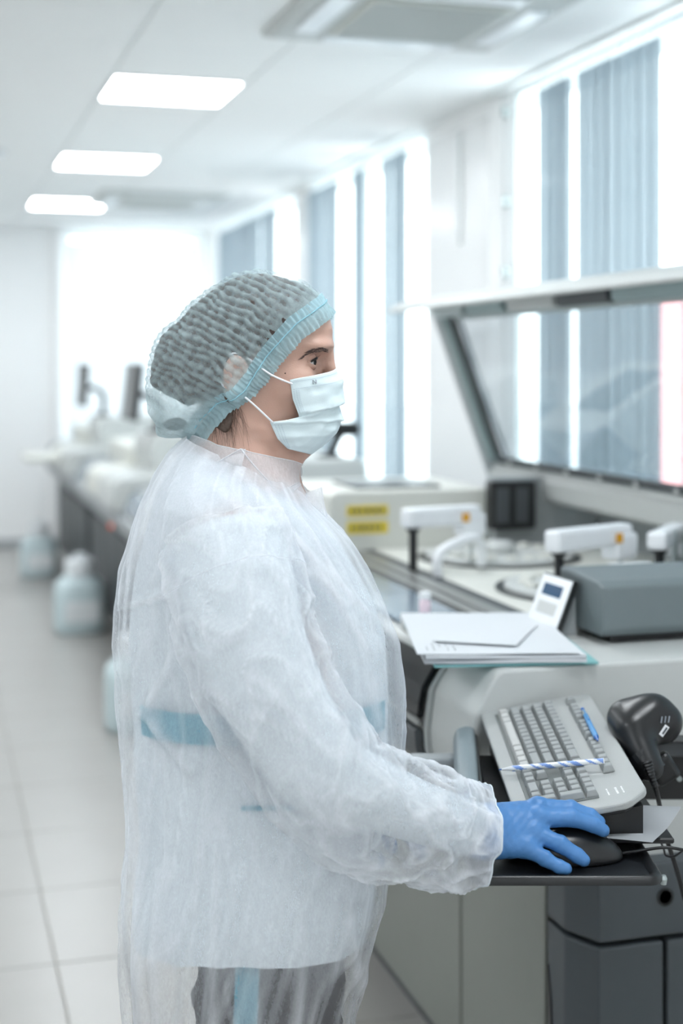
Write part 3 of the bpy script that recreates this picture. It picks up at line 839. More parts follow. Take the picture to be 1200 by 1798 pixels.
NL = Vector((.3815, -.07, .904)); KU = Vector((.180, 0, .033)).normalized(); KV = Vector((-.011, .423, .035)).normalized()
KS = .93                                  # along its length the board is a compact one
KM = PM @ frame(NL, KU, KV) @ Matrix.Diagonal((1, KS, 1, 1))
kb = pthing('keyboard', (.47, .15, .877), 'grey computer keyboard under a clear film on the tray', 'keyboard')
def kput(name, bm, m, par=kb, **k):
    bmesh.ops.transform(bm, matrix=KM, verts=bm.verts); return put(name, bm, m, par, world=True, **k)
outl = [(0, -.02), (.008, -.028), (.150, -.028), (.160, -.022), (.184, .004), (.188, .014), (.188, .458), (.182, .466), (.006, .466), (0, .458)]
kput('shell', prism(outl, -.011, 0, 'z', .003, 2), M['key_body'])
kput('base', prism([((p[0] - .09) * .965 + .09, (p[1] - .22) * .985 + .22) for p in outl], -.0155, -.0105, 'z', .001, 1), M['black'])
# wedge under the shell, thicker at the back
wb_ = bmesh.new()
q = [(.012, -.012), (.176, -.012), (.176, .45), (.012, .45)]
tops = [wb_.verts.new(KM @ Vector((a, b, -.0155))) for a, b in q]
bots = []
for t in tops:
    v_ = t.co.copy(); v_.z = min(v_.z - .003, .877); bots.append(wb_.verts.new(v_))
wb_.faces.new(tops); wb_.faces.new(bots[::-1])
for i in range(4): wb_.faces.new((tops[i], bots[i], bots[(i + 1) % 4], tops[(i + 1) % 4]))
bmesh.ops.recalc_face_normals(wb_, faces=wb_.faces)
put('underside', wb_, M['black'], kb, world=True)
well = kput('key_well', box(.022, .120, .004, .436, 0, .0012), M['well'])
PITCH = .019
def key_mesh(n, tall=1, hgt=.0100):
    w = PITCH * n - .0024; d = PITCH * tall - .0022; bm = bmesh.new()
    sz = [(d / 2, w / 2, 0), (d / 2, w / 2, .002), (d / 2 - .0022, w / 2 - .0020, hgt - .001), (d / 2 - .0032, w / 2 - .0030, hgt)]
    R_ = [[bm.verts.new((sx * a, sy * b, z)) for sx, sy in ((-1, -1), (1, -1), (1, 1), (-1, 1))] for a, b, z in sz]
    for A, B in zip(R_, R_[1:]):
        for i in range(4): bm.faces.new((A[i], A[(i + 1) % 4], B[(i + 1) % 4], B[i]))
    bm.faces.new(R_[-1]); bm.faces.new(R_[0][::-1]); return bm
KEYS = {}
KR = kb_inv = wm(kb).inverted() @ KM
def key(r, x, n, tall=1, pale=False, up=0.0):
    k = (n, tall, pale)
    if k not in KEYS:
        KEYS[k] = put('key', key_mesh(n, tall), M['key_pale' if pale else 'key'], kb); o = KEYS[k]
    else:
        o = KEYS[k].copy(); COL.objects.link(o)
    u = .0265 + PITCH * (r + .5) if r < 5 else .1505
    o.matrix_local = KR @ Matrix.Translation((u + (tall - 1) * PITCH / 2, .435 - PITCH * (x + n / 2), .001 + up))
def row(r, items, pale=False):
    x = 0.0
    for n in items:
        if n > 0: key(r, x, n, 1, pale)
        x += abs(n)
row(5, [1, -1, 1, 1, 1, 1, -.5, 1, 1, 1, 1, -.5, 1, 1, 1, 1, -.25, 1, 1, 1])
row(4, [1] * 13 + [2, -.25, 1, 1, 1, -.25, 1, 1, 1, 1])
row(3, [1.5] + [1] * 12 + [1.5, -.25, 1, 1, 1, -.25, 1, 1, 1])
row(2, [1.75] + [1] * 11 + [2.25, -3.5, 1, 1, 1])
row(1, [2.25] + [1] * 10 + [2.75, -1.25, 1, -1.25, 1, 1, 1])
row(0, [1.25, 1.25, 1.25, 6.25, 1.25, 1.25, 1.25, 1.25], True)
row(0, [-15.25, 1, 1, 1, -.25, 2, 1])
key(2, 21.5, 1, 2); key(0, 21.5, 1, 2)
bm = bmesh.new(); rnd = random.Random(2)
for c, w in ((.134, .002), (.146, .003), (.155, .002)):
    for k in range(5): bx(bm, c, c + w, .008 + .005 * k, .008 + .005 * k + rnd.uniform(.002, .004), .0, .0003)
kput('lettering', bm, M['white_plastic'], kind='stuff')

# pens lying on the keys
def kthing(name, u, v, w, label, cat):
    return thing(name, KM @ Vector((u, v, w)), label, cat, rot=0)
pc = kthing('mechanical_pencil', .155, .255, .009, 'blue clicker pen lying along the back row of keys', 'pen')
a, b = Vector((.1580, .3450, .0145)), Vector((.1545, .190, .0145)); d = b - a
def span(t0, t1): return [KM @ (a + d * t0), KM @ (a + d * t1)]
def ptube(name, t0, t1, r0, r1, m, n=12):
    bm = bmesh.new(); tube(bm, span(t0, t1), [r0, r1], n); return put(name, bm, M[m], pc, world=True, smooth=False)
ptube('barrel', .22, .72, .0042, .0045, 'pen_blue'); ptube('grip', .72, .90, .0046, .0042, 'pen_blue'); ptube('nose', .90, 1.0, .0036, .001, 'pen_dark')
ptube('sleeve', .08, .22, .0035, .0040, 'metal'); ptube('button', 0, .08, .003, .003, 'pen_dark')
bm = bmesh.new(); c0 = a + d * .12; c1 = a + d * .45
tube(bm, [KM @ (c0 + Vector((0, 0, .0045))), KM @ (c1 + Vector((0, 0, .0055)))], .0012, 6); put('clip', bm, M['pen_blue'], pc, world=True)

pn = kthing('ballpoint_pen', .07, .125, .01, 'white ballpoint pen with spiral blue stripes lying across the keys', 'pen')
a, b = Vector((-.003, .155, .0105)), Vector((.149, .096, .0165)); d = b - a; LN = d.length
pf = frame((0, 0, 0), d, (0, 1, 0)); n = 16; m_ = 60
bm = bmesh.new(); rings = []
for i in range(m_ + 1):
    t = .13 + (.985 - .13) * i / m_
    rings.append([bm.verts.new(KM @ (a + d * t + pf.to_3x3() @ Vector((0, .0042 * math.cos(2 * PI * k / n), .0042 * math.sin(2 * PI * k / n))))) for k in range(n)])
for i, (A, B) in enumerate(zip(rings, rings[1:])):
    for k in range(n):
        f = bm.faces.new((A[k], A[(k + 1) % n], B[(k + 1) % n], B[k]))
        f.material_index = 1 if ((k / n - i * .055) % 1.0) < .28 or .5 < ((k / n - i * .055) % 1.0) < .64 else 0
bm.faces.new(rings[0][::-1]); bm.faces.new(rings[-1])
put('barrel', bm, [M['white_plastic'], mat('stripe_blue', '#7f9fdc', .3)], pn, world=True, smooth=False)
bm = bmesh.new(); tube(bm, [KM @ (a + d * .03), KM @ (a + d * .13)], [.0012, .0040], 14); put('nose', bm, M['white_plastic'], pn, world=True)
bm = bmesh.new(); tube(bm, [KM @ a, KM @ (a + d * .03)], [.0005, .0013], 8); put('tip', bm, M['pen_dark'], pn, world=True)

# white paper under the near end of the keyboard
bm = bmesh.new(); nn = 12; T0 = []
cr = [Vector((.40, -.04)), Vector((.560, -.128)), Vector((.637, .03)), Vector((.50, .10))]
for i in range(nn + 1):
    for j in range(nn + 1):
        s, t = i / nn, j / nn
        p = (cr[0] * (1 - s) + cr[1] * s) * (1 - t) + (cr[3] * (1 - s) + cr[2] * s) * t
        z = .8775 + .010 * max(0, s - .55) + .003 * math.sin(5 * t + 2 * s) * s
        T0.append(bm.verts.new((p.x, p.y, z)))
for i in range(nn):
    for j in range(nn):
        a_ = i * (nn + 1) + j; bm.faces.new((T0[a_], T0[a_ + nn + 1], T0[a_ + nn + 2], T0[a_ + 1]))
r_ = bmesh.ops.solidify(bm, geom=list(bm.faces), thickness=.0005)
pp = pput('paper', bm, M['paper'], None); tag(pp, 'white sheet of paper sticking out from under the keyboard', 'paper')

# mouse platform with a raised rim
mp_ = pthing('mouse_platform', (.44, -.09, .845), 'black padded mouse platform with a rounded rim, below the keyboard', 'tray')
def rrect(x0, x1, y0, y1, r, n=6):
    out = []
    for cx, cy, a0 in ((x1 - r, y0 + r, -90), (x1 - r, y1 - r, 0), (x0 + r, y1 - r, 90), (x0 + r, y0 + r, 180)):
        for k in range(n + 1):
            a = math.radians(a0 + 90 * k / n); out.append((cx + r * math.cos(a), cy + r * math.sin(a)))
    return out
pput('pad', prism(rrect(.318, .553, -.176, .03, .014), .850, .8545, 'z', .001, 2), M['black_soft'], mp_)
bm = bmesh.new(); o_ = rrect(.308, .563, -.186, .04, .020); i_ = rrect(.322, .549, -.172, .026, .010)
lo = [[bm.verts.new((p[0], p[1], z)) for p in ring] for ring, z in ((o_, .8475), (o_, .857), (rrect(.312, .559, -.182, .036, .017), .8600), (i_, .8565), (i_, .8475))]
for A, B in zip(lo, lo[1:]):
    for k in range(len(A)): bm.faces.new((A[k], A[(k + 1) % len(A)], B[(k + 1) % len(A)], B[k]))
bmesh.ops.recalc_face_normals(bm, faces=bm.faces)
pput('rim', bm, M['black'], mp_, smooth=True)
pput('arm', box(.42, .46, -.05, .30, .834, .8495, .003), M['black'], mp_)
pput('knob', lathe(bmesh.new(), [(.004, .843), (.005, .850), (.003, .855)], (.566, -.168, 0), 12), M['metal'], mp_)

# mouse
ms = pthing('computer_mouse', (.462, -.105, .8545), 'black computer mouse under the gloved hand', 'mouse')
A = axes((.385, .54), (-.15, -.06), (.845, .905), .0022); P = gridP(A)
f = ell(P, (.461, -.105, .856), (.064, .034, .036))
f = smin(f, ell(P, (.443, -.105, .862), (.040, .033, .033)), .02)
f = smax(f, .8552 - P[2], .004)
V, Q = surface_nets(f, *A)
V = np.array([PM @ Vector(v) for v in V]); V = np.array([wm(ms).inverted() @ Vector(v) for v in V])
mb = np_mesh('body', V, Q, M['black'], ms)
bm = bmesh.new(); tube(bm, smooth_path([(.522, -.105, .862), (.545, -.112, .868), (.58, -.125, .877), (.62, -.12, .870), (.66, -.10, .872), (.70, -.06, .865), (.74, .0, .85)]), .0022, 8)
pput('cord', bm, M['black'], ms, smooth=True)
pput('wheel', lathe(bmesh.new(), [(.006, -.003), (.008, -.002), (.008, .002), (.006, .003)], (.495, -.105, .880), 14, 'y'), M['dark_grey'], ms)

# hand-held scanner hung on the tray bracket
sc = pthing('barcode_scanner', (.60, .18, .83), 'black hand-held barcode scanner resting nose right beside the keyboard', 'scanner')
def SP(px_, py_, Z): return ((px_ - 600) / 2500 * Z + .14, Z - 2.05, EYE - (py_ - 640) / 2500 * Z)
A = axes((.545, .70), (.06, .25), (.855, 1.06), .0025); P = gridP(A)
f = cone(P, SP(1099, 1263, 2.23), SP(1150, 1258, 2.22), .0310, .0265)
g = smin(cone(P, SP(1148, 1255, 2.21), SP(1177, 1265, 2.20), .022, .0150), cone(P, SP(1140, 1268, 2.21), SP(1166, 1286, 2.20), .021, .0140), .03)
f = smin(f, g, .045) + .002
f = smin(f, cone(P, SP(1112, 1284, 2.19), SP(1141, 1346, 2.15), .0265, .0215), .03)
V, Q = surface_nets(f, *A)
SCB = (V.copy(), Q)
V = np.array([wm(sc).inverted() @ (PM @ Vector(v)) for v in V])
sb_ = np_mesh('body', V, Q, M['black'], sc)
bm = bmesh.new(); tube(bm, [SP(1122, 1322, 2.165), SP(1148, 1358, 2.15)], [.0232, .0222], 20); pput('collar', bm, M['black_soft'], sc, smooth=False)
bm = box(-.020, .020, -.012, .012, -.030, .014, .008, 3); bmesh.ops.transform(bm, matrix=Matrix.Translation(SP(1160, 1342, 2.19)) @ Matrix.Rotation(math.radians(-32), 4, 'Y'), verts=bm.verts); pput('foot', bm, M['black'], sc)
bm = bmesh.new(); e0, e1 = Vector(SP(1136, 1336, 2.13)), Vector(SP(1152, 1384, 2.12)); pts = []; rr = []
for k in range(19):
    pts.append(e0 + (e1 - e0) * k / 18); rr.append((.0085 - .004 * k / 18) * (1.0 if k % 2 else .82))
tube(bm, pts, rr, 14); pput('strain_relief', bm, M['black'], sc)
bm = bmesh.new(); tube(bm, smooth_path([tuple(e1), SP(1157, 1405, 2.13), SP(1164, 1440, 2.16), SP(1172, 1475, 2.16), SP(1190, 1530, 2.18), SP(1203, 1580, 2.2), SP(1215, 1640, 2.2)]), .0036, 10)
pput('cord', bm, M['black'], sc, smooth=True)
bm = bmesh.new(); tube(bm, smooth_path([SP(1156, 1468, 2.14), SP(1166, 1490, 2.13), SP(1170, 1502, 2.13), SP(1186, 1503, 2.12), SP(1205, 1488, 2.12)]), .0016, 8)
pput('thin_cord', bm, M['black'], sc, smooth=True)
tree = BVHTree.FromPolygons([tuple(v) for v in SCB[0]], [tuple(q) for q in SCB[1]])
h_, n_s, _, _ = tree.ray_cast(Vector((SP(1163, 1279, 2.19)[0], -.1, SP(1163, 1279, 2.19)[2])), Vector((0, 1, 0)))
def decal(dx, dz, w, h, rot, lift, m, name):
    F_ = frame(h_ + n_s * lift, n_s.cross(Vector((0, 0, 1))) * -1, (0, 0, 1)) @ Matrix.Translation((dx, dz, 0)) @ Matrix.Rotation(math.radians(rot), 4, 'Z')
    bm = box(-w / 2, w / 2, -h / 2, h / 2, -.0008, .0004); bmesh.ops.transform(bm, matrix=F_, verts=bm.verts)
    return pput(name, bm, m, sc)
decal(0, 0, .018, .008, 52, .0006, M['white_plastic'], 'sticker'); decal(.001, 0, .012, .003, 52, .0011, M['ink'], 'sticker_print')
for k in range(3): decal(-.004 + .006 * k, .017, .0018, .010, -10, .0008, M['ink_light'], 'print')

# ------------------------------------------------------------------ the woman; all her parts are in her own axes (x forward, y to her left, z up)
M['skin'] = mat('skin', '#c09b8b', 0.5, var=0.07, scale=45, bump=0.12, bscale=600)
M['skin'].node_tree.nodes['Principled BSDF'].inputs['Subsurface Weight'].default_value = 0.12
M['skin'].node_tree.nodes['Principled BSDF'].inputs['Subsurface Radius'].default_value = (.012, .005, .003)
M['hair'] = mat('dark_brown_hair', '#3c2f2a', 0.5, var=0.35, scale=120, bump=0.6, bscale=300)
M['hair_light'] = mat('brown_hair', '#4d3c32', 0.55, var=0.3, scale=150, bump=0.6, bscale=400)
M['brow'] = mat('brow_hair', '#4a3833', 0.6, var=0.2)
M['lash'] = mat('lash', '#14100f', 0.5)
M['eye_white'] = mat('eye_white', '#d9d6d4', 0.15)
M['iris'] = mat('iris', '#4a4f52', 0.15, var=0.4, scale=400)
M['gown'] = sheer('gown_fibre', '#edf0f4', 0.33, 0.08, 260, 0.40, (1, 1, .4), 0)
def add_weave(m, name, k):
    # where the cloth lies in a crease it is doubled and lets less through
    nt = m.node_tree; a = nt.nodes.new('ShaderNodeAttribute'); a.attribute_name = name
    q = nt.nodes.new('ShaderNodeMath'); q.operation = 'MULTIPLY_ADD'; q.inputs[1].default_value = k; q.use_clamp = True
    mr_ = [n for n in nt.nodes if n.type == 'MAP_RANGE'][0]; mx = [n for n in nt.nodes if n.type == 'MIX_SHADER'][1]
    nt.links.new(a.outputs['Fac'], q.inputs[0]); nt.links.new(mr_.outputs[0], q.inputs[2]); nt.links.new(q.outputs[0], mx.inputs[0])
add_weave(M['gown'], 'crease', .44)
M['tunic'] = mat('tunic_cloth', '#d3dbe1', 0.85, var=0.03, bump=0.2, bscale=500)
M['trousers'] = mat('trouser_cloth', '#292429', 0.9, var=0.15, scale=90, bump=0.2, bscale=500)
M['mask'] = mat('mask_cloth', '#d7e6ea', 0.85, var=0.02, scale=200, bump=0.1, bscale=900)
M['mask_edge'] = mat('mask_weld', '#c0cfd8', 0.8)
M['loop'] = mat('elastic_loop', '#eef0f4', 0.7)
M['glove'] = mat('glove_rubber', '#4b7db4', 0.42, var=0.05, scale=25, bump=0.15, bscale=220, spec=0.35)
M['shoe'] = mat('white_shoe', '#e6e6e6', 0.6)
M['cap_band'] = sheer('cap_band', '#c0e0e8', 0.84, 0.10, 80, 0.4, (1, 1, 1), .2)

me_ = pthing('person', (0, 0, 0), 'woman in white see-through gown, blue hair cap and face mask, hand on a mouse', 'person')

def interp(z, zs_, vals): return np.interp(z, zs_, vals)
HZ = [1.408, 1.412, 1.424, 1.44, 1.455, 1.475, 1.49, 1.512, 1.535, 1.556, 1.58, 1.60, 1.62, 1.64, 1.652, 1.658]
HF = [.060, .083, .093, .098, .104, .108, .108, .110, .1165, .1265, .1275, .1225, .108, .078, .045, .018]
HB = [.030, .020, -.012, -.035, -.045, -.052, -.058, -.064, -.070, -.074, -.074, -.070, -.056, -.032, -.005, .008]
HW = [.012, .024, .044, .054, .058, .062, .064, .067, .069, .072, .0745, .0735, .066, .048, .026, .008]
def head_sdf(P):
    x, y, z = P
    f, b, w = interp(z, HZ, HF), interp(z, HZ, HB), interp(z, HZ, HW)
    cx = np.clip(.25 * f + .75 * b + .035, b + .01, f - .01)
    a = np.where(x > cx, f - cx, cx - b)
    k = (np.abs((x - cx) / a) ** 2.3 + np.abs(y / w) ** 2.2) ** (1 / 2.25)
    d = (k - 1) * np.minimum(a, w) * .8
    d = np.maximum(d, np.maximum(z - 1.657, 1.409 - z))
    for s in (-1, 1):
        d = smin(d, ell(P, (.072, s * .046, 1.503), (.032, .020, .024)), .012)      # cheek
        d = smin(d, ell(P, (.104, s * .026, 1.5565), (.020, .026, .009)), .010)     # brow ridge
        d = smax(d, -ell(P, (.120, s * .034, 1.535), (.0225, .0190, .0120)), .010)   # eye socket
        d = smin(d, cone(P, (.118, s * .011, 1.486), (.124, s * .010, 1.487), .009, .009), .006)
        e = ell(P, (-.006, s * .077, 1.513), (.019, .0075, .031))
        e = smax(e, -ell(P, (-.002, s * .087, 1.517), (.011, .008, .019)), .004)
        d = smin(d, e, .004)
    d = smin(d, cone(P, (.121, 0, 1.541), (.1305, 0, 1.493), .0075, .0095), .010)     # nose
    d = smin(d, ell(P, (.104, 0, 1.455), (.015, .023, .011)), .008)
    d = smin(d, ell(P, (.084, 0, 1.421), (.017, .022, .016)), .012)
    return d
ARM_R = [(0, -.160, 1.280), (.115, -.235, 1.015), (.305, -.140, .906)]
ARM_L = [(0, .160, 1.280), (-.015, .225, 1.05), (.120, .215, .880)]
def body_sdf(P):
    d = head_sdf(P)
    d = smin(d, smin(cone(P, (-.012, 0, 1.34), (-.002, 0, 1.455), .064, .054), ell(P, (.040, 0, 1.425), (.044, .036, .022)), .025), .03)
    for s in (-1, 1):
        d = smin(d, cone(P, (-.02, s * .03, 1.325), (-.01, s * .13, 1.285), .038, .036), .03)
        d = smin(d, cone(P, (.035, s * .085, .86), (.035, s * .092, .48), .075, .050), .04)
        d = np.minimum(d, 9)
        d = smin(d, cone(P, (.030, s * .095, .48), (.0, s * .10, .10), .056, .036), .02)
        d = smin(d, cone(P, (.0, s * .10, .055), (.13, s * .11, .035), .034, .026), .02)
        d = smin(d, ell(P, (.085, s * .075, 1.18), (.075, .060, .07)), .05)
    d = smin(d, ell(P, (.0, 0, 1.21), (.12, .140, .19)), .06)
    d = smin(d, ell(P, (.02, 0, 1.0), (.13, .135, .17)), .06)
    d = smin(d, ell(P, (.01, 0, .87), (.12, .140, .12)), .06)
    for A_, pm in ((ARM_R, (.355, -.128, .902)), (ARM_L, (.20, .20, .820))):
        d = smin(d, cone(P, A_[0], A_[1], .047, .041), .03)
        d = smin(d, cone(P, A_[1], A_[2], .038, .0245), .012)
        d = smin(d, cone(P, A_[2], pm, .021, .012), .01)
    return d
zz_ = np.concatenate([np.arange(.0, 1.37, .013), np.arange(1.37, 1.672, .0024)])
xx_ = np.concatenate([np.arange(-.20, -.085, .012), np.arange(-.085, .148, .0024), np.arange(.15, .44, .012)])
yy_ = np.concatenate([np.arange(-.31, -.092, .012), np.arange(-.092, .0925, .0028), np.arange(.096, .32, .012)])
A = [xx_.astype(np.float32), yy_.astype(np.float32), zz_.astype(np.float32)]
Vb, Qb = surface_nets(body_sdf(gridP(A)), *A)
body = np_mesh('body', Vb, Qb, M['skin'], me_)
BT = BVHTree.FromPolygons([tuple(v) for v in Vb], [tuple(q) for q in Qb])
def on_skin(x, z, side=-1, lift=.0):
    h = BT.ray_cast(Vector((x, side * .3, z)), Vector((0, -side, 0)))
    p = h[0] if h[0] else Vector((x, side * .05, z))
    return p + Vector((0, side * lift, 0))

# eyes: ball, iris, pupil, lids, lashes; brows of single hairs
EC = Vector((.0918, -.033, 1.5335)); ER = .0122
def sph(c, r, az, el): return Vector((c.x + r * math.cos(el) * math.cos(az), c.y + r * math.cos(el) * math.sin(az), c.z + r * math.sin(el)))
for s in (-1, 1):
    c = Vector((EC.x, s * .033, EC.z))
    bm = bmesh.new(); bmesh.ops.create_uvsphere(bm, u_segments=28, v_segments=18, radius=ER); bmesh.ops.translate(bm, vec=c, verts=bm.verts)
    eb = put('eye', bm, M['eye_white'], me_, smooth=True)
    def disc(name, r0, ang, m):
        bm = bmesh.new(); top = bm.verts.new(c + Vector((r0, 0, 0))); rings = []
        for k in range(1, 4):
            t = ang * k / 3; rings.append([bm.verts.new(c + Vector((r0 * math.cos(t), r0 * math.sin(t) * math.cos(2 * PI * i / 20), r0 * math.sin(t) * math.sin(2 * PI * i / 20)))) for i in range(20)])
        for i in range(20): bm.faces.new((top, rings[0][i], rings[0][(i + 1) % 20]))
        for a_, b_ in zip(rings, rings[1:]):
            for i in range(20): bm.faces.new((a_[i], b_[i], b_[(i + 1) % 20], a_[(i + 1) % 20]))
        bmesh.ops.solidify(bm, geom=list(bm.faces), thickness=.0002)
        R3 = Matrix.Translation(c) @ Matrix.Rotation(math.radians(-16 if s < 0 else -4), 4, 'Z') @ Matrix.Translation(-c)
        bmesh.ops.transform(bm, matrix=R3, verts=bm.verts)
        put(name, bm, m, eb, smooth=True)
    disc('iris', ER + .0004, math.radians(29), M['iris']); disc('pupil', ER + .0008, math.radians(12), M['lash'])
    UP = lambda a_: math.radians(20) * max(0, math.cos(1.25 * a_)) ** .8 + math.radians(1) - math.radians(4) * (abs(a_) / 1.2)
    LO = lambda a_: -math.radians(19) * max(0, math.cos(1.25 * a_)) ** .8 - math.radians(1) - math.radians(4) * (abs(a_) / 1.2)
    for nm, fn, sg in (('upper_eyelid', UP, 1), ('lower_eyelid', LO, -1)):
        bm = bmesh.new(); G = []
        for i in range(41):
            a_ = -1.85 + 3.7 * i / 40; row_ = []
            for j in range(10):
                t = j / 9; e0 = fn(a_) if abs(a_) < 1.25 else math.radians(-3)
                e_ = e0 + (sg * math.radians(88) - e0) * t
                r_ = ER + (.0009 if j == 0 else .0016 + .0014 * math.sin(PI * t) - .0012 * t)
                row_.append(bm.verts.new(sph(c, r_, a_, e_)))
            G.append(row_)
        for a_, b_ in zip(G, G[1:]):
            for j in range(9): bm.faces.new((a_[j], b_[j], b_[j + 1], a_[j + 1]))
        put(nm, bm, M['skin'], me_, smooth=True)
    bm = bmesh.new(); pr_ = None
    for i in range(29):
        a_ = -1.22 + 2.44 * i / 28; e_ = UP(a_)
        p0 = sph(c, ER + .0030, a_, e_ + .17); p1 = sph(c, ER + .0034, a_, e_ - .05)
        q_ = (bm.verts.new(p0), bm.verts.new(p1))
        if pr_: bm.faces.new((pr_[0], pr_[1], q_[1], q_[0]))
        pr_ = q_
    for i in range(34):
        a_ = -1.2 + 2.4 * i / 33; b0 = sph(c, ER + .0026, a_ - .02, UP(a_)); b1 = sph(c, ER + .0026, a_ + .02, UP(a_))
        out_ = a_ + .18 * (-1 if a_ * s < 0 else 1) * 0 + .25 * (a_)
        tip = sph(c, ER + .0105, max(-1.5, min(1.5, out_)), UP(a_) + .12)
        tip.z += .0012; bm.faces.new([bm.verts.new(v) for v in (b0, b1, tip)])
    put('lashes', bm, M['lash'], me_, kind='stuff')
    rnd = random.Random(5 + s); bm = bmesh.new()
    BP = [(.0835, 1.5375), (.0925, 1.5455), (.102, 1.5495), (.113, 1.5512), (.1215, 1.5495)]
    for i in range(150):
        t = rnd.random() ** .85; k = t * (len(BP) - 1); i0 = min(int(k), len(BP) - 2); fr_ = k - i0
        x_ = BP[i0][0] + (BP[i0 + 1][0] - BP[i0][0]) * fr_; z_ = BP[i0][1] + (BP[i0 + 1][1] - BP[i0][1]) * fr_
        wd = .0005 + .0021 * min(1, t * 2.2); z_ += rnd.uniform(-wd, wd)
        L_ = rnd.uniform(.004, .0075); dx, dz = -L_ * .86, L_ * (.12 - .45 * (1 - t) + rnd.uniform(-.15, .25))
        p0 = on_skin(x_, z_, s, .0007); p1 = on_skin(x_ + dx, z_ + dz, s, .0011); w_ = Vector((0, 0, .00045))
        bm.faces.new([bm.verts.new(v) for v in (p0 - w_, p0 + w_, p1)])
    put('eyebrow', bm, M['brow'], me_, kind='stuff')
p = on_skin(.0615, 1.5178, -1, 0)
bm = bmesh.new(); bmesh.ops.create_icosphere(bm, subdivisions=2, radius=.0011, matrix=Matrix.Translation(p)); put('mole', bm, M['brow'], me_, smooth=True)

# hair under the cap, loose wisps at the nape and the forehead
CC = Vector((0, 0, 1.545))
PROF = [(.118, 1.616), (.113, 1.629), (.091, 1.647), (.055, 1.660), (.009, 1.6655), (-.04, 1.6455), (-.065, 1.627), (-.095, 1.597), (-.125, 1.5695), (-.137, 1.531), (-.140, 1.488),
        (-.130, 1.451), (-.120, 1.427), (-.088, 1.409), (-.066, 1.418), (-.03, 1.44), (.02, 1.47), (.08, 1.52), (.11, 1.57)]
pa = np.array([math.atan2(z - CC.z, x) for x, z in PROF]); prr = np.array([math.hypot(x, z - CC.z) for x, z in PROF])
pa = np.unwrap(pa); o_ = np.argsort(pa); pa, prr = pa[o_], prr[o_]
def cap_r(d, shrink=0.0):
    dx, dy, dz = d
    ph = np.arctan2(dz, dx); ph = np.where(ph < pa[0], ph + 2 * PI, ph); ph = np.where(ph > pa[-1] + .4, ph - 2 * PI, ph)
    r = np.interp(ph, np.r_[pa[-1] - 2 * PI, pa, pa[0] + 2 * PI], np.r_[prr[-1], prr, prr[0]]) - shrink
    W = .0835 - shrink + .008 * np.clip(-dx, 0, 1)
    cb = np.sqrt(dx * dx + dz * dz); n_ = 2.35
    return ((cb / r) ** n_ + (np.abs(dy) / W) ** n_) ** (-1 / n_)
A = axes((-.15, .13), (-.095, .095), (1.40, 1.67), .0034); P = gridP(A)
D = [P[0] - CC.x, P[1] - CC.y, P[2] - CC.z]; R0 = np.sqrt(D[0] ** 2 + D[1] ** 2 + D[2] ** 2) + 1e-6
CR = R0 - cap_r([q / R0 for q in D], 0.0)
f = np.maximum(np.minimum(CR + .006, np.where(P[2] < 1.644, head_sdf(P) - .0045, 1)), np.minimum(CR + .003, np.where(P[2] < 1.644, head_sdf(P) - .0035, 1)))
f = smax(f, (.78 * (P[0] - .1050) - .63 * (P[2] - 1.6125)) , .006)      # hairline towards the face
f = smax(f, ((1.497 - .466 * (P[0] + .1265)) - P[2]) * .9, .01)          # underside: the gathered cap below stays empty
f = smax(f, -ell(P, (-.004, -.087, 1.512), (.018, .018, .028)), .006); f = smax(f, -ell(P, (-.004, .087, 1.512), (.018, .018, .028)), .006)
f = np.maximum(f, np.where(P[0] > -.05, np.abs(P[1]) - .0775, -1))
HAIRF, HAIRA, HP0 = f, A, P[0]
A = axes((-.125, -.045), (-.06, .06), (1.405, 1.465), .0034); P = gridP(A)
V, Q = surface_nets(ell(P, (-.099, 0, 1.4440), (.017, .032, .0095)), *A)
np_mesh('hair_knot', V, Q, M['hair'], me_)
A = axes((-.075, .005), (-.085, .085), (1.415, 1.49), .0028); P = gridP(A)
hd = np.minimum(smin(ell(P, (-.040, -.056, 1.472), (.024, .028, .030)), ell(P, (-.022, -.058, 1.468), (.012, .02, .034)), .01), ell(P, (-.036, .056, 1.472), (.026, .028, .032)))
for s in (-1, 1):
    V, Q = surface_nets(np.maximum(np.maximum(body_sdf(P) - .0022, hd), -P[1] * s - .0), *A)
    np_mesh('nape_hair', V + np.sin(V[:, :1] * 900 + V[:, 2:] * 120) * np.array((0, .0006, 0)), Q, M['hair_light'], me_)
rnd = random.Random(9); bm = bmesh.new()
def strand(pts, r):
    P_ = smooth_path(pts, 5); tube(bm, P_, [r * (1 - .75 * i / (len(P_) - 1)) for i in range(len(P_))], 3, cap=False)
for i in range(120):
    x0 = rnd.uniform(-.060, -.006); y0 = -.052 - .012 * (x0 + .06) / .05 + rnd.uniform(-.002, .002)
    z0 = 1.475; L_ = rnd.uniform(.030, .085) * (1 if x0 > -.045 else .6); sx = rnd.uniform(-.006, .022)
    pts = []
    for k in range(5):
        t = k / 4; q_ = on_skin(x0 + sx * t + .004 * math.sin(3 * t + i), z0 - L_ * t, -1, .0012 + .002 * rnd.random() * t); pts.append(q_)
    strand(pts, rnd.uniform(.00016, .00034))
for i in range(26):
    t = rnd.random(); y0 = -.055 * t; x0 = .118 - .012 * t * 1.6; z0 = 1.612 - .020 * t
    strand([(x0 - .006, y0, z0 + .004), (x0 + .006, y0 - .001, z0 + .001), (x0 + .012 + rnd.uniform(0, .012) * (1 - t), y0 - .003, z0 - .002 - rnd.uniform(-.003, .003))], .0002)
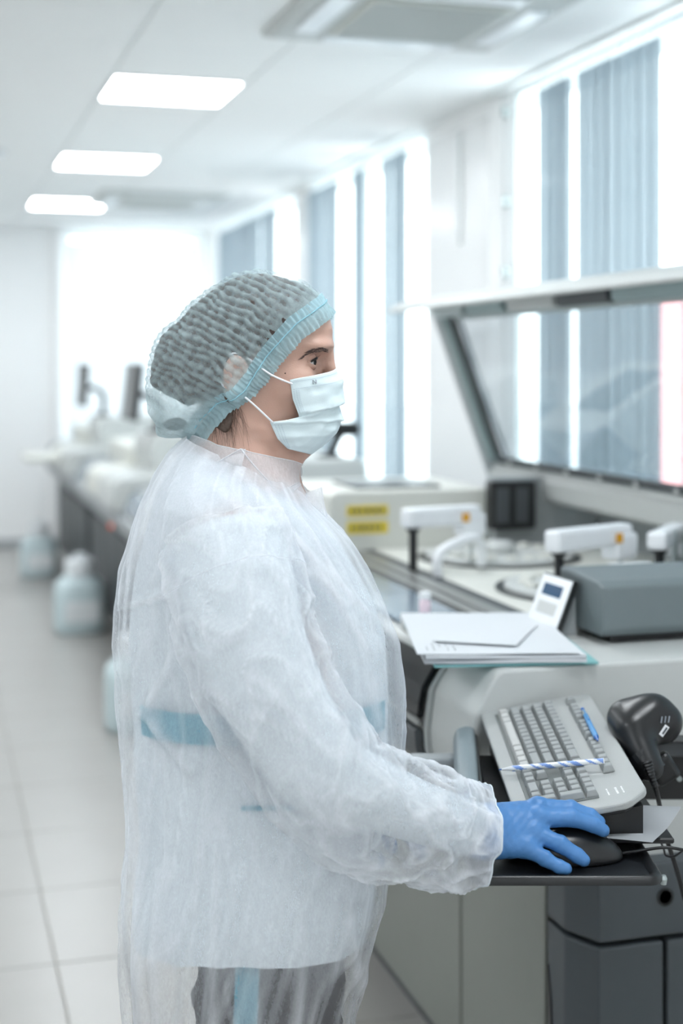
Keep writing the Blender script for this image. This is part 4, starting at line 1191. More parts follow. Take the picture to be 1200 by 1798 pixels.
for i in range(40):
    t = rnd.random(); x0 = .064 - .05 * t; z0 = 1.580 - .080 * t
    q0 = on_skin(x0 - .006, z0 + .002, -1, .003); q1 = on_skin(x0 + .006, z0 - .003, -1, .0018); q2 = on_skin(x0 + rnd.uniform(.009, .013), z0 - .009, -1, .0012)
    strand([q0, q1, q2], .0003)
put('loose_hair', bm, M['hair_light'], me_, kind='stuff')

# crinkled cap
AX = Vector((-.78, 0, .62)).normalized(); E1 = Vector((0, -1, 0)); E2 = AX.cross(E1)
RIM = [(.116, .0, 1.617), (.108, -.028, 1.607), (.086, -.052, 1.590), (.068, -.062, 1.577), (.051, -.068, 1.557), (.033, -.072, 1.534), (.020, -.0745, 1.513), (.008, -.0765, 1.498), (-.002, -.0765, 1.490),
       (-.012, -.072, 1.484), (-.030, -.064, 1.476), (-.052, -.048, 1.455), (-.068, -.026, 1.433), (-.074, 0, 1.425)]
def angs(p):
    d = Vector(p) - CC; r = d.length; d.normalize()
    return math.atan2(d.dot(E1), d.dot(E2)), math.acos(max(-1, min(1, d.dot(AX)))), r
RA = [angs(p) for p in RIM]
RA = RA + [(-a_, t_, r_) for a_, t_, r_ in RA]
RA = sorted(set((round((a_ + 2 * PI) % (2 * PI), 5), t_, r_) for a_, t_, r_ in RA))
ra_a = np.array([q_[0] for q_ in RA]); ra_t = np.array([q_[1] for q_ in RA]); ra_r = np.array([q_[2] for q_ in RA])
per = lambda v: np.r_[v[-1:], v, v[:1]]
pera = np.r_[ra_a[-1] - 2 * PI, ra_a, ra_a[0] + 2 * PI]
DX = sum(D[i] / R0 * AX[i] for i in range(3)); AZ = np.arctan2(sum(D[i] / R0 * E1[i] for i in range(3)), sum(D[i] / R0 * E2[i] for i in range(3))) % (2 * PI)
TH = np.arccos(np.clip(DX, -1, 1)); LIM = np.interp(AZ, pera, per(ra_t)) - np.where(HP0 > .03, .05, .24)
HAIRF = np.maximum(HAIRF, (TH - LIM) * .09)                     # the hair ends inside the rim of the cap
V, Q = surface_nets(HAIRF, *HAIRA)
hn = np.sin(V[:, 2] * 210 + V[:, 0] * 260 + 4 * np.sin(V[:, 1] * 60)) * .0012
hair = np_mesh('hair', V + (V - np.array(CC)) / np.linalg.norm(V - np.array(CC), axis=1)[:, None] * hn[:, None], Q, M['hair'], me_)
NA, NT = 260, 110
verts = []; ridge = []; rimring = []
for j in range(NT + 1):
    t = j / NT
    for i in range(NA):
        az = 2 * PI * i / NA
        th = np.interp(az, pera, per(ra_t)) * t; rr_ = np.interp(az, pera, per(ra_r))
        d = AX * math.cos(th) + (E2 * math.cos(az) + E1 * math.sin(az)) * math.sin(th)
        r = float(cap_r((d.x, d.y, d.z)))
        hit = BT.ray_cast(CC + d * .145, -d, .145)[0]
        if hit is not None: r = max(r, (hit - CC).length + .0075)
        k = max(0, min(1, (t - .80) / .20)); k = k * k * (3 - 2 * k)
        r = r * (1 - k) + (rr_ + .0015) * k
        if hit is not None: r = max(r, (hit - CC).length + .0068)
        p = CC + d * r
        s_ = p.x * .50 + p.z * .87
        n1 = noise.noise(p * 38); n2 = noise.noise(p * 95 + Vector((3, 1, 7))); n3 = noise.noise(p * 17 + Vector((5, 5, 5)))
        low = max(0, min(1, (1.505 - p.z) / .05)) * max(0, min(1, (.0 - p.x) / .05))
        w1 = math.sin(2 * PI * s_ / .0108 + 3.4 * n1 + 2.5 * n3); w2 = math.sin(2 * PI * (p.x * .87 - p.z * .5) / .0125 + 3 * n2 + 2 * w1)
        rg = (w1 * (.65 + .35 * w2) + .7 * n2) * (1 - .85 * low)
        pl = math.sin(az * 62 + 2 * noise.noise(p * 50)) * max(0, (t - .82) / .18)
        fold = max(-.2, 1 - abs(noise.noise(Vector((p.x * 16, p.y * 16, p.z * 30)))) * 2.2)
        r += .0016 * rg * (1 - k) + .0016 * pl + low * .0065 * fold + .0022 * n1
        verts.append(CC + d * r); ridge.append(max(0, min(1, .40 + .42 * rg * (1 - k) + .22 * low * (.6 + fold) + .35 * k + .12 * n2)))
faces = []
for j in range(NT):
    for i in range(NA): faces.append((j * NA + i, j * NA + (i + 1) % NA, (j + 1) * NA + (i + 1) % NA, (j + 1) * NA + i))
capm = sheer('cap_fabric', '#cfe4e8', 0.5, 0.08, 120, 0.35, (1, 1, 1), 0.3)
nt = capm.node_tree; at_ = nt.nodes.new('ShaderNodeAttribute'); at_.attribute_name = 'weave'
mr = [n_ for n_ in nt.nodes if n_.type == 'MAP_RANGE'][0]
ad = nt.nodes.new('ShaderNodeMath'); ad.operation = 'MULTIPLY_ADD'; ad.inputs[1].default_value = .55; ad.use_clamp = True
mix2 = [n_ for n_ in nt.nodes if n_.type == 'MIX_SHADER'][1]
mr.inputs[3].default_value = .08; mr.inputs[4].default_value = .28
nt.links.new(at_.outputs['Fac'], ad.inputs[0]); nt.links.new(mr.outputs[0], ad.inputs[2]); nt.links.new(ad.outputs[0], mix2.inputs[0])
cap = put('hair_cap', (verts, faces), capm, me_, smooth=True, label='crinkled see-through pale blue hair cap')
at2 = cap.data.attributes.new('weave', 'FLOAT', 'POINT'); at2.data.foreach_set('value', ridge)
# gathered elastic band along the rim with a frilled edge
NB = 520; rows_ = []
for j in range(9):
    t = j / 8; row_ = []
    for i in range(NB):
        az = 2 * PI * i / NB
        th = float(np.interp(az, pera, per(ra_t))); rr_ = float(np.interp(az, pera, per(ra_r)))
        th2 = th + (-.016 + .032 * t) / rr_
        d = AX * math.cos(th2) + (E2 * math.cos(az) + E1 * math.sin(az)) * math.sin(th2)
        hit = BT.ray_cast(CC + d * .145, -d, .145)[0]; rr_ = max(rr_, (hit - CC).length + .0040) if hit is not None else rr_
        pl = math.sin(az * 95 + 3.0 * noise.noise(d * 9)) 
        amp = .0005 + .0013 * abs(t - .5) * 2
        scal = .0012 * math.sin(az * 23 + 4 * noise.noise(d * 5)) * t
        row_.append(CC + d * (rr_ + .0045 + amp * pl + .001 * t + scal))
    rows_.append(row_)
verts = [v for r_ in rows_ for v in r_]
faces = [(j * NB + i, j * NB + (i + 1) % NB, (j + 1) * NB + (i + 1) % NB, (j + 1) * NB + i) for j in range(8) for i in range(NB)]
band = put('elastic_band', (verts, faces), M['cap_band'], cap, smooth=True)
bm = bmesh.new(); tube(bm, [rows_[3][i] + (rows_[3][i] - CC).normalized() * .0016 for i in range(0, NB, 4)] + [rows_[3][0]], .0008, 5)
put('elastic_thread', bm, mat('thread', '#8fc3d2', .6), cap, smooth=True)

# pleated face mask with ear loops
ET = [0, .22, .42, .50, .56, .80, 1.0]
EX = [.068, .072, .081, .063, .040, .051, .064]; EY = [.0680, .0665, .0630, .0660, .0675, .0650, .0540]; EZ = [1.5085, 1.482, 1.457, 1.4525, 1.4500, 1.4260, 1.4120]
MT = [0, .12, .42, .50, .64, .80, .92, 1.0]
MX = [.1300, .1420, .1430, .1385, .1415, .1325, .1120, .0945]; MZ = [1.5245, 1.509, 1.478, 1.470, 1.4505, 1.4315, 1.4110, 1.4000]
ns, nt_ = 72, 64; verts = []
def mask_pt(sv, t):
    s_ = abs(sv); sg = -1 if sv < 0 else 1          # s_ = 1 at the edge, 0 at the midline
    e = np.interp(t, ET, EX), np.interp(t, ET, EY), np.interp(t, ET, EZ); m_ = np.interp(t, MT, MX), np.interp(t, MT, MZ)
    an = (1 - s_) * PI / 2; g = math.sin(an); x = e[0] + (m_[0] - e[0]) * g ** .95; y = e[1] * math.cos(an) ** .85
    z = e[2] + (m_[1] - e[2]) * (1 - s_) ** .9
    mid = math.sin(PI * min(1, (1 - s_) * 1.0)) if s_ > .02 else 0
    fl = 0
    for tc, h in ((.40, .0032), (.60, .0028)):          # pleats: the cloth steps back under each fold
        q_ = (t - tc - .05 * (1 - s_)) / .16
        if 0 < q_ < 1: fl -= h * (1 - q_)
        elif -.5 < q_ <= 0: fl += h * .7 * (1 + q_ * 2)
    fl += .0022 * noise.noise(Vector((sv * 3.0, t * 9, 2))) + .0016 * (1 - abs(noise.noise(Vector((sv * 4 + t * 3, t * 3 - sv * 2, 8)))) * 2)
    nrm = Vector((math.sin(an) + .15, sg * math.cos(an), .1 - .5 * (t - .5))).normalized()
    return Vector((x, sg * y, z)) + nrm * fl * (1 if s_ < .97 else .3)
for j in range(nt_ + 1):
    for i in range(ns + 1): verts.append(mask_pt(-1 + 2 * i / ns, j / nt_))
faces = [(j * (ns + 1) + i, (j + 1) * (ns + 1) + i, (j + 1) * (ns + 1) + i + 1, j * (ns + 1) + i + 1) for j in range(nt_) for i in range(ns)]
mk = put('face_mask', (verts, faces), M['mask'], me_, smooth=True, label='pale blue pleated face mask')
so = mk.modifiers.new('thickness', 'SOLIDIFY'); so.thickness = .0012; so.offset = -1
def on_mask(sv, t, lift=.0006):
    p = mask_pt(sv, t); u_ = mask_pt(sv + .01, t) - mask_pt(sv - .01, t); v_ = mask_pt(sv, min(1, t + .01)) - mask_pt(sv, max(0, t - .01))
    n_ = u_.cross(v_).normalized(); n_ = n_ if n_.dot(Vector((1, -1 if sv < 0 else 1, 0))) > 0 else -n_
    return p + n_ * lift, u_.normalized(), n_
def dots(name, pts, m, w=.0012, h=.0005):
    bm = bmesh.new()
    for sv, t in pts:
        p, u_, n_ = on_mask(sv, t); v_ = n_.cross(u_)
        bm.faces.new([bm.verts.new(p + u_ * a_ * w + v_ * b_ * h) for a_, b_ in ((-1, -1), (1, -1), (1, 1), (-1, 1))])
    return put(name, bm, m, mk, kind='stuff')
pts = [(sg * (.97 - .022 * k), .035) for k in range(42) for sg in (-1, 1)] + [(sg * (.97 - .022 * k), .115) for k in range(42) for sg in (-1, 1)]
dots('weld_marks', pts, M['mask_edge'], .0011, .0004)
pts = [(sg * (.975 - .025 * c), .14 + .018 * k) for k in range(14) for c in range(3) for sg in (-1, 1)] + [(sg * (.972 - .026 * c), .60 + .020 * k) for k in range(19) for c in range(3) for sg in (-1, 1)]
dots('weld_dots', pts, M['mask_edge'], .0007, .0005)
p, u_, n_ = on_mask(-.70, .072, .0008)
fr_ = frame(p, u_, Vector((.1, 0, 1)))
inv = wm(me_)
lt = text('letter', 'N', .0088, M['ink_light'], None, fr_); lt.parent = mk
for s in (-1, 1):
    bm = bmesh.new()
    e0 = mask_pt(s * .98, .05); e1 = mask_pt(s * .98, .57)
    path = [e0 + Vector((0, s * .001, 0)), Vector((.042, s * .0765, 1.5160)), Vector((.012, s * .0765, 1.537)), Vector((-.010, s * .077, 1.5455)), Vector((-.026, s * .075, 1.530)), Vector((-.024, s * .076, 1.500)), Vector((.006, s * .0800, 1.485)), e1 + Vector((0, s * .001, 0))]
    tube(bm, smooth_path([tuple(v) for v in path], 7), .0014, 8); put('ear_loop', bm, M['loop'], mk, smooth=True)

# ---- clothes as lofts
TZ = [.40, .58, .66, .72, .776, .866, .956, 1.07, 1.136, 1.194, 1.243, 1.292, 1.325, 1.35, 1.375, 1.395]
TB = [-.15, -.155, -.166, -.172, -.175, -.163, -.170, -.176, -.181, -.177, -.171, -.155, -.143, -.128, -.108, -.078]
TF = [.160, .156, .166, .187, .206, .217, .226, .226, .222, .2015, .174, .144, .118, .098, .084, .072]
TW = [.215, .215, .217, .217, .214, .205, .195, .190, .188, .188, .188, .186, .176, .150, .112, .084]
def torso_pt(a, z, inset=0.0, n_=2.5):
    b, f_, w = (np.interp(z, TZ, q_) for q_ in (TB, TF, TW)); b += inset; f_ -= inset; w -= inset
    cx = (b + f_) / 2; c, s = math.cos(a), math.sin(a)
    k = (abs(c) ** n_ + abs(s) ** n_) ** (-1 / n_)
    return Vector((cx + (f_ - b) / 2 * c * k, w * s * k, z))
def ridged(v): return 1 - abs(noise.noise(v)) * 2
def crease(p, a, b, wd):
    a, b = Vector(a), Vector(b); d = b - a; t = max(0, min(1, (p - a).dot(d) / d.length_squared)); q_ = (p - a - d * t).length / wd
    return math.exp(-q_ * q_) * math.sin(PI * (.08 + .84 * t)) ** .5
# fold lines on the near side, (x, z): from the shoulder, the armpit and down the skirt
FOLDS = [((-.03, 1.37), (.14, 1.21), .009, .006), ((.0, 1.385), (.185, 1.18), .008, .006), ((.04, 1.36), (.17, 1.15), .007, .005), ((.10, 1.20), (.165, 1.02), .012, .006),
         ((-.07, 1.17), (-.13, 1.06), .010, .007), ((-.13, 1.06), (-.06, 1.0), .010, .007), ((-.155, 1.20), (-.04, 1.245), .006, .005), ((-.14, 1.0), (-.12, .62), .012, .007), ((-.02, .90), (-.03, .45), .010, .008),
         ((-.10, .86), (-.09, .42), .012, .010), ((.09, .80), (.05, .42), .012, .009), ((.15, .80), (.17, .62), .010, .006), ((.18, 1.10), (.20, .95), .012, .005), ((-.06, .74), (-.12, .44), .008, .008)]
def gown_disp(p, a, z):
    low = max(0, min(1, (.95 - z) / .35)); ca, sa = math.cos(a), math.sin(a)
    wob = noise.noise(p * 7) * .5
    r1 = ridged(Vector((ca * 2.0, sa * 2.0, z * 2.2 + wob * .4))); r2 = ridged(Vector((ca * 4.5 + wob, sa * 4.5, z * 3.2 + 4)))
    r3 = ridged(Vector((ca * 3.4, sa * 3.4, z * .8 + 9 + wob * .3)))
    d = .010 * (r1 - .55) + .006 * (r2 - .5) + low * .013 * (r3 - .55) + .0018 * noise.noise(p * 30)
    f = .5 * max(0, r1 - .72) / .28 + .45 * max(0, r2 - .75) / .25 + .7 * low * max(0, r3 - .72) / .28 - .30 * low + .22 * noise.noise(p * 5 + Vector((3, 3, 3)))
    if p.y < -.03:
        q2 = Vector((p.x, 0, p.z))
        for (x0, z0), (x1, z1), wd, h in FOLDS:
            if min(x0, x1) - .03 < p.x < max(x0, x1) + .03 and min(z0, z1) - .03 < p.z < max(z0, z1) + .03:
                c = crease(q2, (x0, 0, z0), (x1, 0, z1), wd); d += 1.6 * h * c; f += .8 * crease(q2, (x0, 0, z0), (x1, 0, z1), wd * .6)
    return d, f
NA, NZ = 230, 200; verts = []; faces = []; CRS = []
for j in range(NZ + 1):
    t = j / NZ; z0 = .42 + (1.392 - .42) * (t ** .97)
    for i in range(NA):
        a = 2 * PI * i / NA
        k = max(0, (z0 - 1.25) / .142); z = z0 - k * k * (.036 * math.cos(a) - .002)
        p = torso_pt(a, z0); p.z = z
        n_ = Vector((math.cos(a), math.sin(a) * .9, 0))
        d_, f_ = gown_disp(p, a, z); verts.append(p + n_ * d_ * (1 - .7 * k)); CRS.append(f_ + .35 * max(0, min(1, (z - 1.22) / .08)))
for j in range(NZ):
    for i in range(NA): faces.append((j * NA + i, j * NA + (i + 1) % NA, (j + 1) * NA + (i + 1) % NA, (j + 1) * NA + i))
def sleeve(path, rad, seed, na=72, nu=130, u1=1.0, inset=0.0, folds=True, flat=.86, cuff=True, crs=None):
    P_ = smooth_path(path, 16); n0 = len(P_) - 1; V_ = []; F_ = []; prev = None
    for j in range(nu + 1):
        u = u1 * j / nu; k = u * n0; i0 = min(int(k), n0 - 1); c = P_[i0].lerp(P_[i0 + 1], k - i0)
        d = (P_[min(i0 + 2, n0)] - P_[max(i0 - 1, 0)]).normalized()
        side = Vector((0, 1, 0)); side = (side - d * side.dot(d)).normalized(); upv = d.cross(side)
        r = float(np.interp(u * (len(rad) - 1), range(len(rad)), rad)) - inset
        for i in range(na):
            a = 2 * PI * i / na; ca, sa = math.cos(a), math.sin(a); w = 0
            f = 0
            if folds:
                wob = noise.noise(Vector((ca * 2, sa * 2, u * 8 + seed))) * .5
                r1 = ridged(Vector((ca * 1.5, sa * 1.5, u * 5.5 + seed + wob * .5))); r2 = ridged(Vector((ca * 2.2 + u * 6, sa * 2.2 - u * 3, u * 9 + seed + wob)))
                e = max(0, min(1, (u - .56) / .14)) * (1 if not cuff else max(0, min(1, (1.0 - u) / .05)))
                r3 = ridged(Vector((ca * 1.7 + u * 6, sa * 2.2 + 3, u * 8.5 + seed)))
                e2 = max(0, 1 - abs(u - .42) / .14); r4 = ridged(Vector((ca * 1.3, sa * 1.3 + u * 6, u * 13 + seed)))
                w += .010 * (r1 - .5) + .007 * (r2 - .5) + e * .010 * (r3 - .45) * (1 if u < .86 else max(.25, 1 - (u - .86) * 9)) + e2 * .008 * (r4 - .5) + .0015 * noise.noise(Vector((ca * 9, sa * 9, u * 40)))
                f = .5 * max(0, r1 - .75) / .25 + .55 * max(0, r2 - .75) / .25 + e * .8 * max(0, r3 - .65) / .35 + e2 * .5 * max(0, r4 - .7) / .3 + .22 * noise.noise(Vector((ca * 1.5 + 5, sa * 1.5, u * 6))) - e * .25
                if cuff and u > .97: w += .003 * math.sin(9 * a) * (u - .97) / .03; f += .3
                if cuff: f += .7 * max(0, min(1, (u - .80) / .12))
            if crs is not None: crs.append(f)
            V_.append(c + upv * sa * (r + w) + side * ca * (r * flat + w))
    for j in range(nu):
        for i in range(na): F_.append((j * na + i, j * na + (i + 1) % na, (j + 1) * na + (i + 1) % na, (j + 1) * na + i))
    return V_, F_
SR = [(-.012, -.150, 1.300), (.006, -.190, 1.235), (.0229, -.215, 1.171), (.0599, -.228, 1.093), (.1219, -.236, .996), (.1766, -.218, .955), (.2288, -.196, .933), (.2760, -.170, .912), (.3200, -.150, .900)]
RR = [.088, .092, .088, .085, .083, .079, .075, .071, .066]
SL = [(-.012, .150, 1.300), (-.012, .190, 1.235), (-.014, .215, 1.171), (-.015, .225, 1.10), (.0, .228, 1.03), (.04, .224, .97), (.075, .22, .93), (.105, .217, .90), (.13, .215, .872)]
V2, F2 = sleeve(SR, RR, 0.0, 104, 200, crs=CRS); n0 = len(verts); verts += V2; faces += [tuple(q + n0 for q in f_) for f_ in F2]
V3, F3 = sleeve(SL, [.085, .082, .078, .075, .073, .070, .068, .064, .058], 5.0, crs=CRS); n0 = len(verts); verts += V3; faces += [tuple(q + n0 for q in f_) for f_ in F3]
gown = put('gown', (verts, faces), M['gown'], me_, smooth=True, label='thin white see-through isolation gown')
gown.data.attributes.new('crease', 'FLOAT', 'POINT').data.foreach_set('value', [float(v) for v in CRS])
# seam rings on the sleeve and the hem of the cuff
def ring_of(V_, na, row, lift=1.004):
    r_ = V_[row * na:(row + 1) * na]; c = sum(r_, Vector()) / na
    return [c + (v - c) * lift for v in r_]
bm = bmesh.new(); rg = ring_of(V2, 104, 200); tube(bm, rg + rg[:1], .0013, 5); put('cuff_hem', bm, M['tunic'], gown, smooth=True)
bm = bmesh.new(); rg = ring_of(V2, 104, 22, 1.002)
tube(bm, rg + rg[:1], .0010, 5); put('sleeve_seam', bm, M['gown'], gown, smooth=True)
# standing collar with open lapels
def collar_ring(zf, zs_, zb, ax, ay, cx): return lambda a: Vector((cx + ax * math.cos(a), ay * math.sin(a), (zf if math.cos(a) > 0 else zb) * abs(math.cos(a)) ** 1.3 + zs_ * (1 - abs(math.cos(a)) ** 1.3)))
cb_ = collar_ring(1.352, 1.378, 1.392, .080, .090, -.006); ct_ = collar_ring(1.390, 1.412, 1.431, .079, .083, .002)
def ribbon(lo, hi, a0, a1, n, m, seed, jag=.006, mid=.006):
    vs_ = []
    for i in range(n + 1):
        a = a0 + (a1 - a0) * i / n; L_, H_ = lo(a), hi(a)
        H_ = H_ + Vector((0, 0, jag * noise.noise(Vector((math.cos(a) * 2.5, math.sin(a) * 2.5, seed)))))
        for j in range(m + 1):
            t = j / m; p = L_.lerp(H_, t); o = Vector((p.x, p.y, 0)).normalized()
            vs_.append(p + o * (mid * math.sin(PI * t) + .004 * noise.noise(Vector((a * 3, t * 3, seed)))))
    fs_ = [(i * (m + 1) + j, (i + 1) * (m + 1) + j, (i + 1) * (m + 1) + j + 1, i * (m + 1) + j + 1) for i in range(n) for j in range(m)]
    return vs_, fs_
R_ = math.radians
def double(o, v):
    o.data.attributes.new('crease', 'FLOAT', 'POINT').data.foreach_set('value', [v] * len(o.data.vertices))
v1, f1 = ribbon(cb_, ct_, R_(-350), R_(-86), 90, 8, 1.0); vc1 = v1
cl = put('collar', (v1, f1), M['gown'], gown, smooth=True); double(cl, .6)
HEM = bmesh.new()
def hem_of(vs_, idx):
    tube(HEM, [vs_[i] for i in idx], .0009, 5)
def patch(name, cs, n=10, bulge=.004, seed=0):
    cs = [Vector(c) for c in cs]; vs_ = []; nn_ = (cs[1] - cs[0]).cross(cs[3] - cs[0]).normalized()
    for i in range(n + 1):
        for j in range(n + 1):
            s, t = i / n, j / n
            p = (cs[0] * (1 - s) + cs[1] * s) * (1 - t) + (cs[3] * (1 - s) + cs[2] * s) * t
            q = p + nn_ * (bulge * math.sin(PI * s) * math.sin(PI * t) + .003 * noise.noise(p * 30 + Vector((seed, 0, 0))))
            o = Vector((q.x, q.y, 0)); L_ = o.length; o.normalize()
            h = BT.ray_cast(Vector((0, 0, q.z)) + o * .135, -o, .135)[0]           # keep the cloth outside the neck
            if h is not None and Vector((h.x, h.y, 0)).length > L_ - .005: q += o * (Vector((h.x, h.y, 0)).length + .005 - L_)
            vs_.append(q)
    fs_ = [(i * (n + 1) + j, (i + 1) * (n + 1) + j, (i + 1) * (n + 1) + j + 1, i * (n + 1) + j + 1) for i in range(n) for j in range(n)]
    hem_of(vs_, range(0, n + 1)); hem_of(vs_, [i * (n + 1) for i in range(n + 1)]); hem_of(vs_, [i * (n + 1) + n for i in range(n + 1)])
    o_ = put(name, (vs_, fs_), M['gown'], gown, smooth=True); double(o_, .75); return o_
hem_of(vc1, range(8, len(vc1), 9))
patch('collar_stand', [(.0007, -.0830, 1.4128), (.0715, -.020, 1.3875), (.0640, -.026, 1.3600), (.0520, -.076, 1.3480)], 14, -.015, 1)
patch('lapel', [(.0007, -.0845, 1.4135), (.0540, -.0780, 1.3470), (.0350, -.0990, 1.3250), (-.0450, -.1000, 1.3880)], 14, .006, 2)
patch('lapel', [(.0480, -.0800, 1.3520), (.0640, -.0300, 1.3640), (.0900, -.0280, 1.3460), (.0850, -.0700, 1.3150)], 10, -.006, 3)
patch('lapel', [(.0800, -.0550, 1.3330), (.0880, -.0250, 1.3470), (.1105, -.0120, 1.3535), (.1195, -.0260, 1.3130)], 10, -.004, 4)
patch('lapel', [(.060, .050, 1.362), (.055, .075, 1.330), (.118, .040, 1.300), (.098, .020, 1.343)], 10, .005, 5)
patch('collar_stand', [(.0007, .0830, 1.4128), (.0715, .020, 1.3875), (.0640, .026, 1.3600), (.0520, .076, 1.3480)], 14, .015, 6)
double(put('collar_hem', HEM, M['gown'], gown, smooth=True, kind='stuff'), .9)
# white tunic below the gown, with a teal belt and pocket welt, and its short sleeves
verts = []; faces = []; NA, NZ = 110, 90
for j in range(NZ + 1):
    t = j / NZ; z0 = .735 + (1.385 - .735) * t
    for i in range(NA):
        a = 2 * PI * i / NA; k = max(0, (z0 - 1.25) / .135); h = max(0, 1 - t * 4)
        z = z0 - k * k * .03 * math.cos(a) + h * (.022 * math.sin(a) ** 2 - .012)
        p = torso_pt(a, z0, .020 - .006 * k); p.z = z
        d = .006 * (ridged(Vector((math.cos(a) * 2.4, math.sin(a) * 2.4, z * 2 + 3))) - .5) * (1.3 if z < 1.0 else .7)
        verts.append(p + Vector((math.cos(a), math.sin(a), 0)) * d)
for j in range(NZ):
    for i in range(NA): faces.append((j * NA + i, j * NA + (i + 1) % NA, (j + 1) * NA + (i + 1) % NA, (j + 1) * NA + i))
V2, F2 = sleeve(SR[:4] + [(.115, -.235, 1.012), (.180, -.212, .977), (.240, -.187, .945), (.330, -.145, .904)], [.072, .076, .072, .066, .058, .046, .040, .034], 2.0, 56, 60, .97, 0.0, False); n0 = len(verts); verts += V2; faces += [tuple(q + n0 for q in f_) for f_ in F2]
V3, F3 = sleeve(SL, [.068, .066, .062, .059, .057, .054, .05, .05, .05], 2.0, 40, 40, .6, 0.0, False); n0 = len(verts); verts += V3; faces += [tuple(q + n0 for q in f_) for f_ in F3]
tu = put('tunic', (verts, faces), M['tunic'], me_, smooth=True, label='white tunic showing through the gown')
def hoop(z0, z1, inset, a0, a1, n, m=4):
    vs_ = [torso_pt(a0 + (a1 - a0) * i / n, z0 + (z1 - z0) * j / m, inset) for i in range(n + 1) for j in range(m + 1)]
    return vs_, [(i * (m + 1) + j, (i + 1) * (m + 1) + j, (i + 1) * (m + 1) + j + 1, i * (m + 1) + j + 1) for i in range(n) for j in range(m)]
put('belt', hoop(1.028, 1.068, .0125, R_(-142), R_(-28), 60), M['teal'], tu, smooth=True)
put('pocket_welt', hoop(.945, .951, .0125, R_(-96), R_(-72), 14, 1), M['teal'], tu, smooth=True)
# trousers with a teal side stripe, and shoes
def leg(s):
    path = [(.038, s * .080, .80), (.038, s * .085, .66), (.036, s * .090, .50), (.022, s * .095, .30), (.010, s * .10, .075)]
    return sleeve(path, [.098, .100, .092, .085, .080], 3.0 + s, 64, 60, 1.0, 0.0, True, .9, False)
verts = []; faces = []
for s in (-1, 1):
    V2, F2 = leg(s); n0 = len(verts); verts += V2; faces += [tuple(q + n0 for q in f_) for f_ in F2]
n0 = len(verts); NA = 64
for j in range(9):
    for i in range(NA):
        a = 2 * PI * i / NA; verts.append(torso_pt(a, .74 + .03 * j, .048 + .0015 * j))
for j in range(8):
    for i in range(NA): faces.append((n0 + j * NA + i, n0 + j * NA + (i + 1) % NA, n0 + (j + 1) * NA + (i + 1) % NA, n0 + (j + 1) * NA + i))
tz = put('trousers', (verts, faces), M['trousers'], me_, smooth=True, label='dark purplish trousers')
bmx = bmesh.new()
V2, F2 = leg(-1); prev = None
for j in range(61):
    rg = V2[j * 64:(j + 1) * 64]; c = sum(rg, Vector()) / 64
    near = sorted(rg, key=lambda v: v.y)[0]
    q_ = (bmx.verts.new((c.x - .040, near.y - .0005, near.z)), bmx.verts.new((c.x - .024, near.y - .005, near.z)), bmx.verts.new((c.x - .008, near.y - .0035, near.z)))
    if prev:
        bmx.faces.new((prev[0], prev[1], q_[1], q_[0])); bmx.faces.new((prev[1], prev[2], q_[2], q_[1]))
    prev = q_
put('side_stripe', bmx, M['teal'], tz, smooth=True)
for s in (-1, 1):
    A = axes((-.07, .21), (s * .105 - .065, s * .105 + .065), (-.01, .11), .006); P = gridP(A)
    f = smin(cone(P, (-.015, s * .10, .045), (.15, s * .112, .032), .044, .036), cone(P, (-.005, s * .10, .05), (-.005, s * .10, .09), .040, .036), .02)
    f = smax(f, .001 - P[2], .004)
    V, Q = surface_nets(f, *A); np_mesh('shoe', V, Q, M['shoe'], me_)

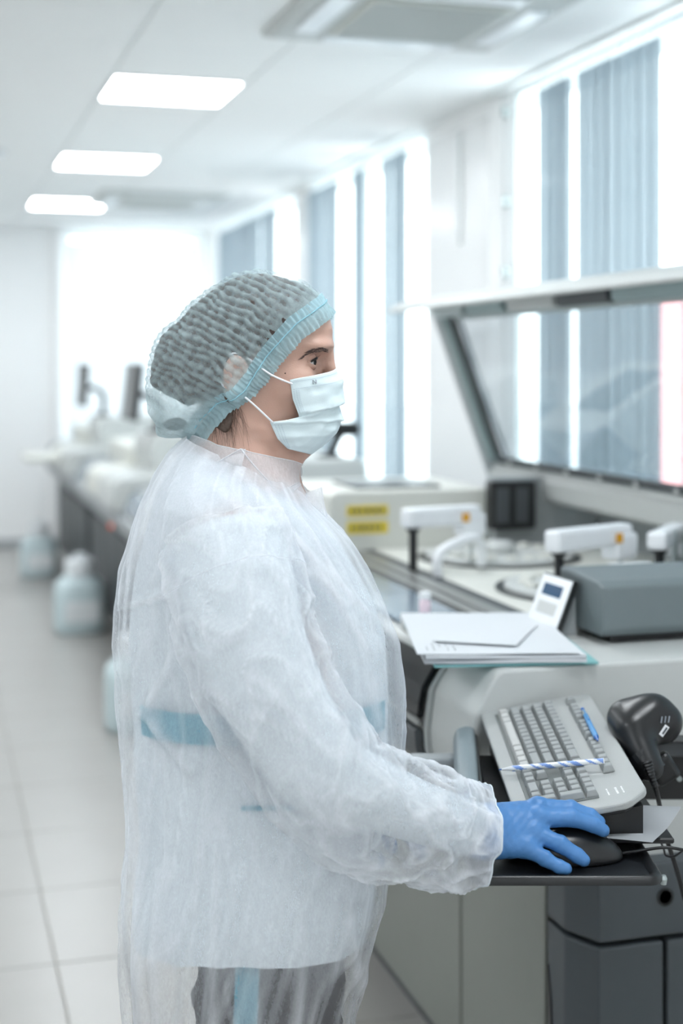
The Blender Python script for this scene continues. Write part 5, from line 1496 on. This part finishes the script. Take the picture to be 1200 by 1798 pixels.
# gloves: the near hand rests on the mouse with its fingers apart
HAND = {'I': ([(.412, -.100, .9235), (.455, -.0965, .9205), (.481, -.0985, .9115), (.493, -.1005, .9040)], [.0125, .0105, .0098, .0085]),
        'M': ([(.411, -.118, .9145), (.454, -.1165, .9140), (.482, -.1175, .9055), (.495, -.1185, .8980)], [.0130, .0115, .0105, .0090]),
        'R': ([(.402, -.132, .8985), (.433, -.145, .8880), (.455, -.150, .8745), (.463, -.153, .8695)], [.0125, .0108, .0098, .0085]),
        'P': ([(.390, -.147, .8835), (.411, -.160, .8730), (.429, -.166, .8650), (.437, -.168, .8635)], [.0115, .0095, .0088, .0078]),
        'T': ([(.352, -.095, .905), (.383, -.062, .888), (.415, -.046, .874), (.436, -.044, .868)], [.0165, .0130, .0110, .0090])}
def glove_sdf(P):
    d = None
    for w_, k_, r0, r1 in (((.330, -.118, .909), (.405, -.098, .9195), .024, .0135), ((.330, -.125, .903), (.405, -.116, .911), .026, .0150), ((.330, -.133, .895), (.396, -.132, .896), .026, .0145), ((.330, -.140, .888), (.386, -.146, .883), .022, .0125)):
        q_ = cone(P, w_, k_, r0, r1); d = q_ if d is None else smin(d, q_, .012)
    d = smin(d, cone(P, (.300, -.140, .908), (.335, -.128, .902), .033, .029), .012)
    for key_ in 'IMRPT':
        js, rs = HAND[key_]; e = None
        for a, b, ra, rb in zip(js, js[1:], rs, rs[1:]):
            q_ = cone(P, a, b, ra, rb); e = q_ if e is None else smin(e, q_, .004)
        d = smin(d, e, .009 if key_ != 'T' else .014)
    for key_ in 'IMRP':                                   # knuckle bumps
        j = HAND[key_][0]; d = smin(d, ell(P, (j[0][0] - .003, j[0][1], j[0][2] + .006), (.010, .009, .008)), .006)
        d = smin(d, ell(P, (j[1][0], j[1][1], j[1][2] + .0035), (.008, .0085, .0082)), .004)
    x = P[0]
    wr = .0003 * np.sin((P[0] * .9 + P[2] * .5 + P[1] * .3) * 520) * np.clip((.385 - x) / .03, 0, 1) + .0002 * np.sin((P[0] * .6 - P[2] * .9) * 700 + 20 * P[1])
    return d + wr * np.clip((.46 - x) / .03, .25, 1)
A = axes((.285, .508), (-.185, -.028), (.848, .950), .0017); P = gridP(A)
V, Q = surface_nets(glove_sdf(P), *A)
keep = V[Q].mean(1)[:, 0] > .292
gl = np_mesh('glove', V, Q[keep], M['glove'], me_); gl['label'] = 'bright blue rubber glove on the hand that holds the mouse'
# her far hand hangs relaxed behind her body: the same glove mirrored and turned down
c0 = np.array((.317, -.135, .905)); Wv = V - c0; Wv[:, 1] *= -1
a_ = math.radians(38); Rm = np.array([[math.cos(a_), 0, math.sin(a_)], [0, 1, 0], [-math.sin(a_), 0, math.cos(a_)]])
np_mesh('glove', Wv @ Rm.T + np.array((.128, .215, .872)), Q[keep][:, ::-1], M['glove'], me_)
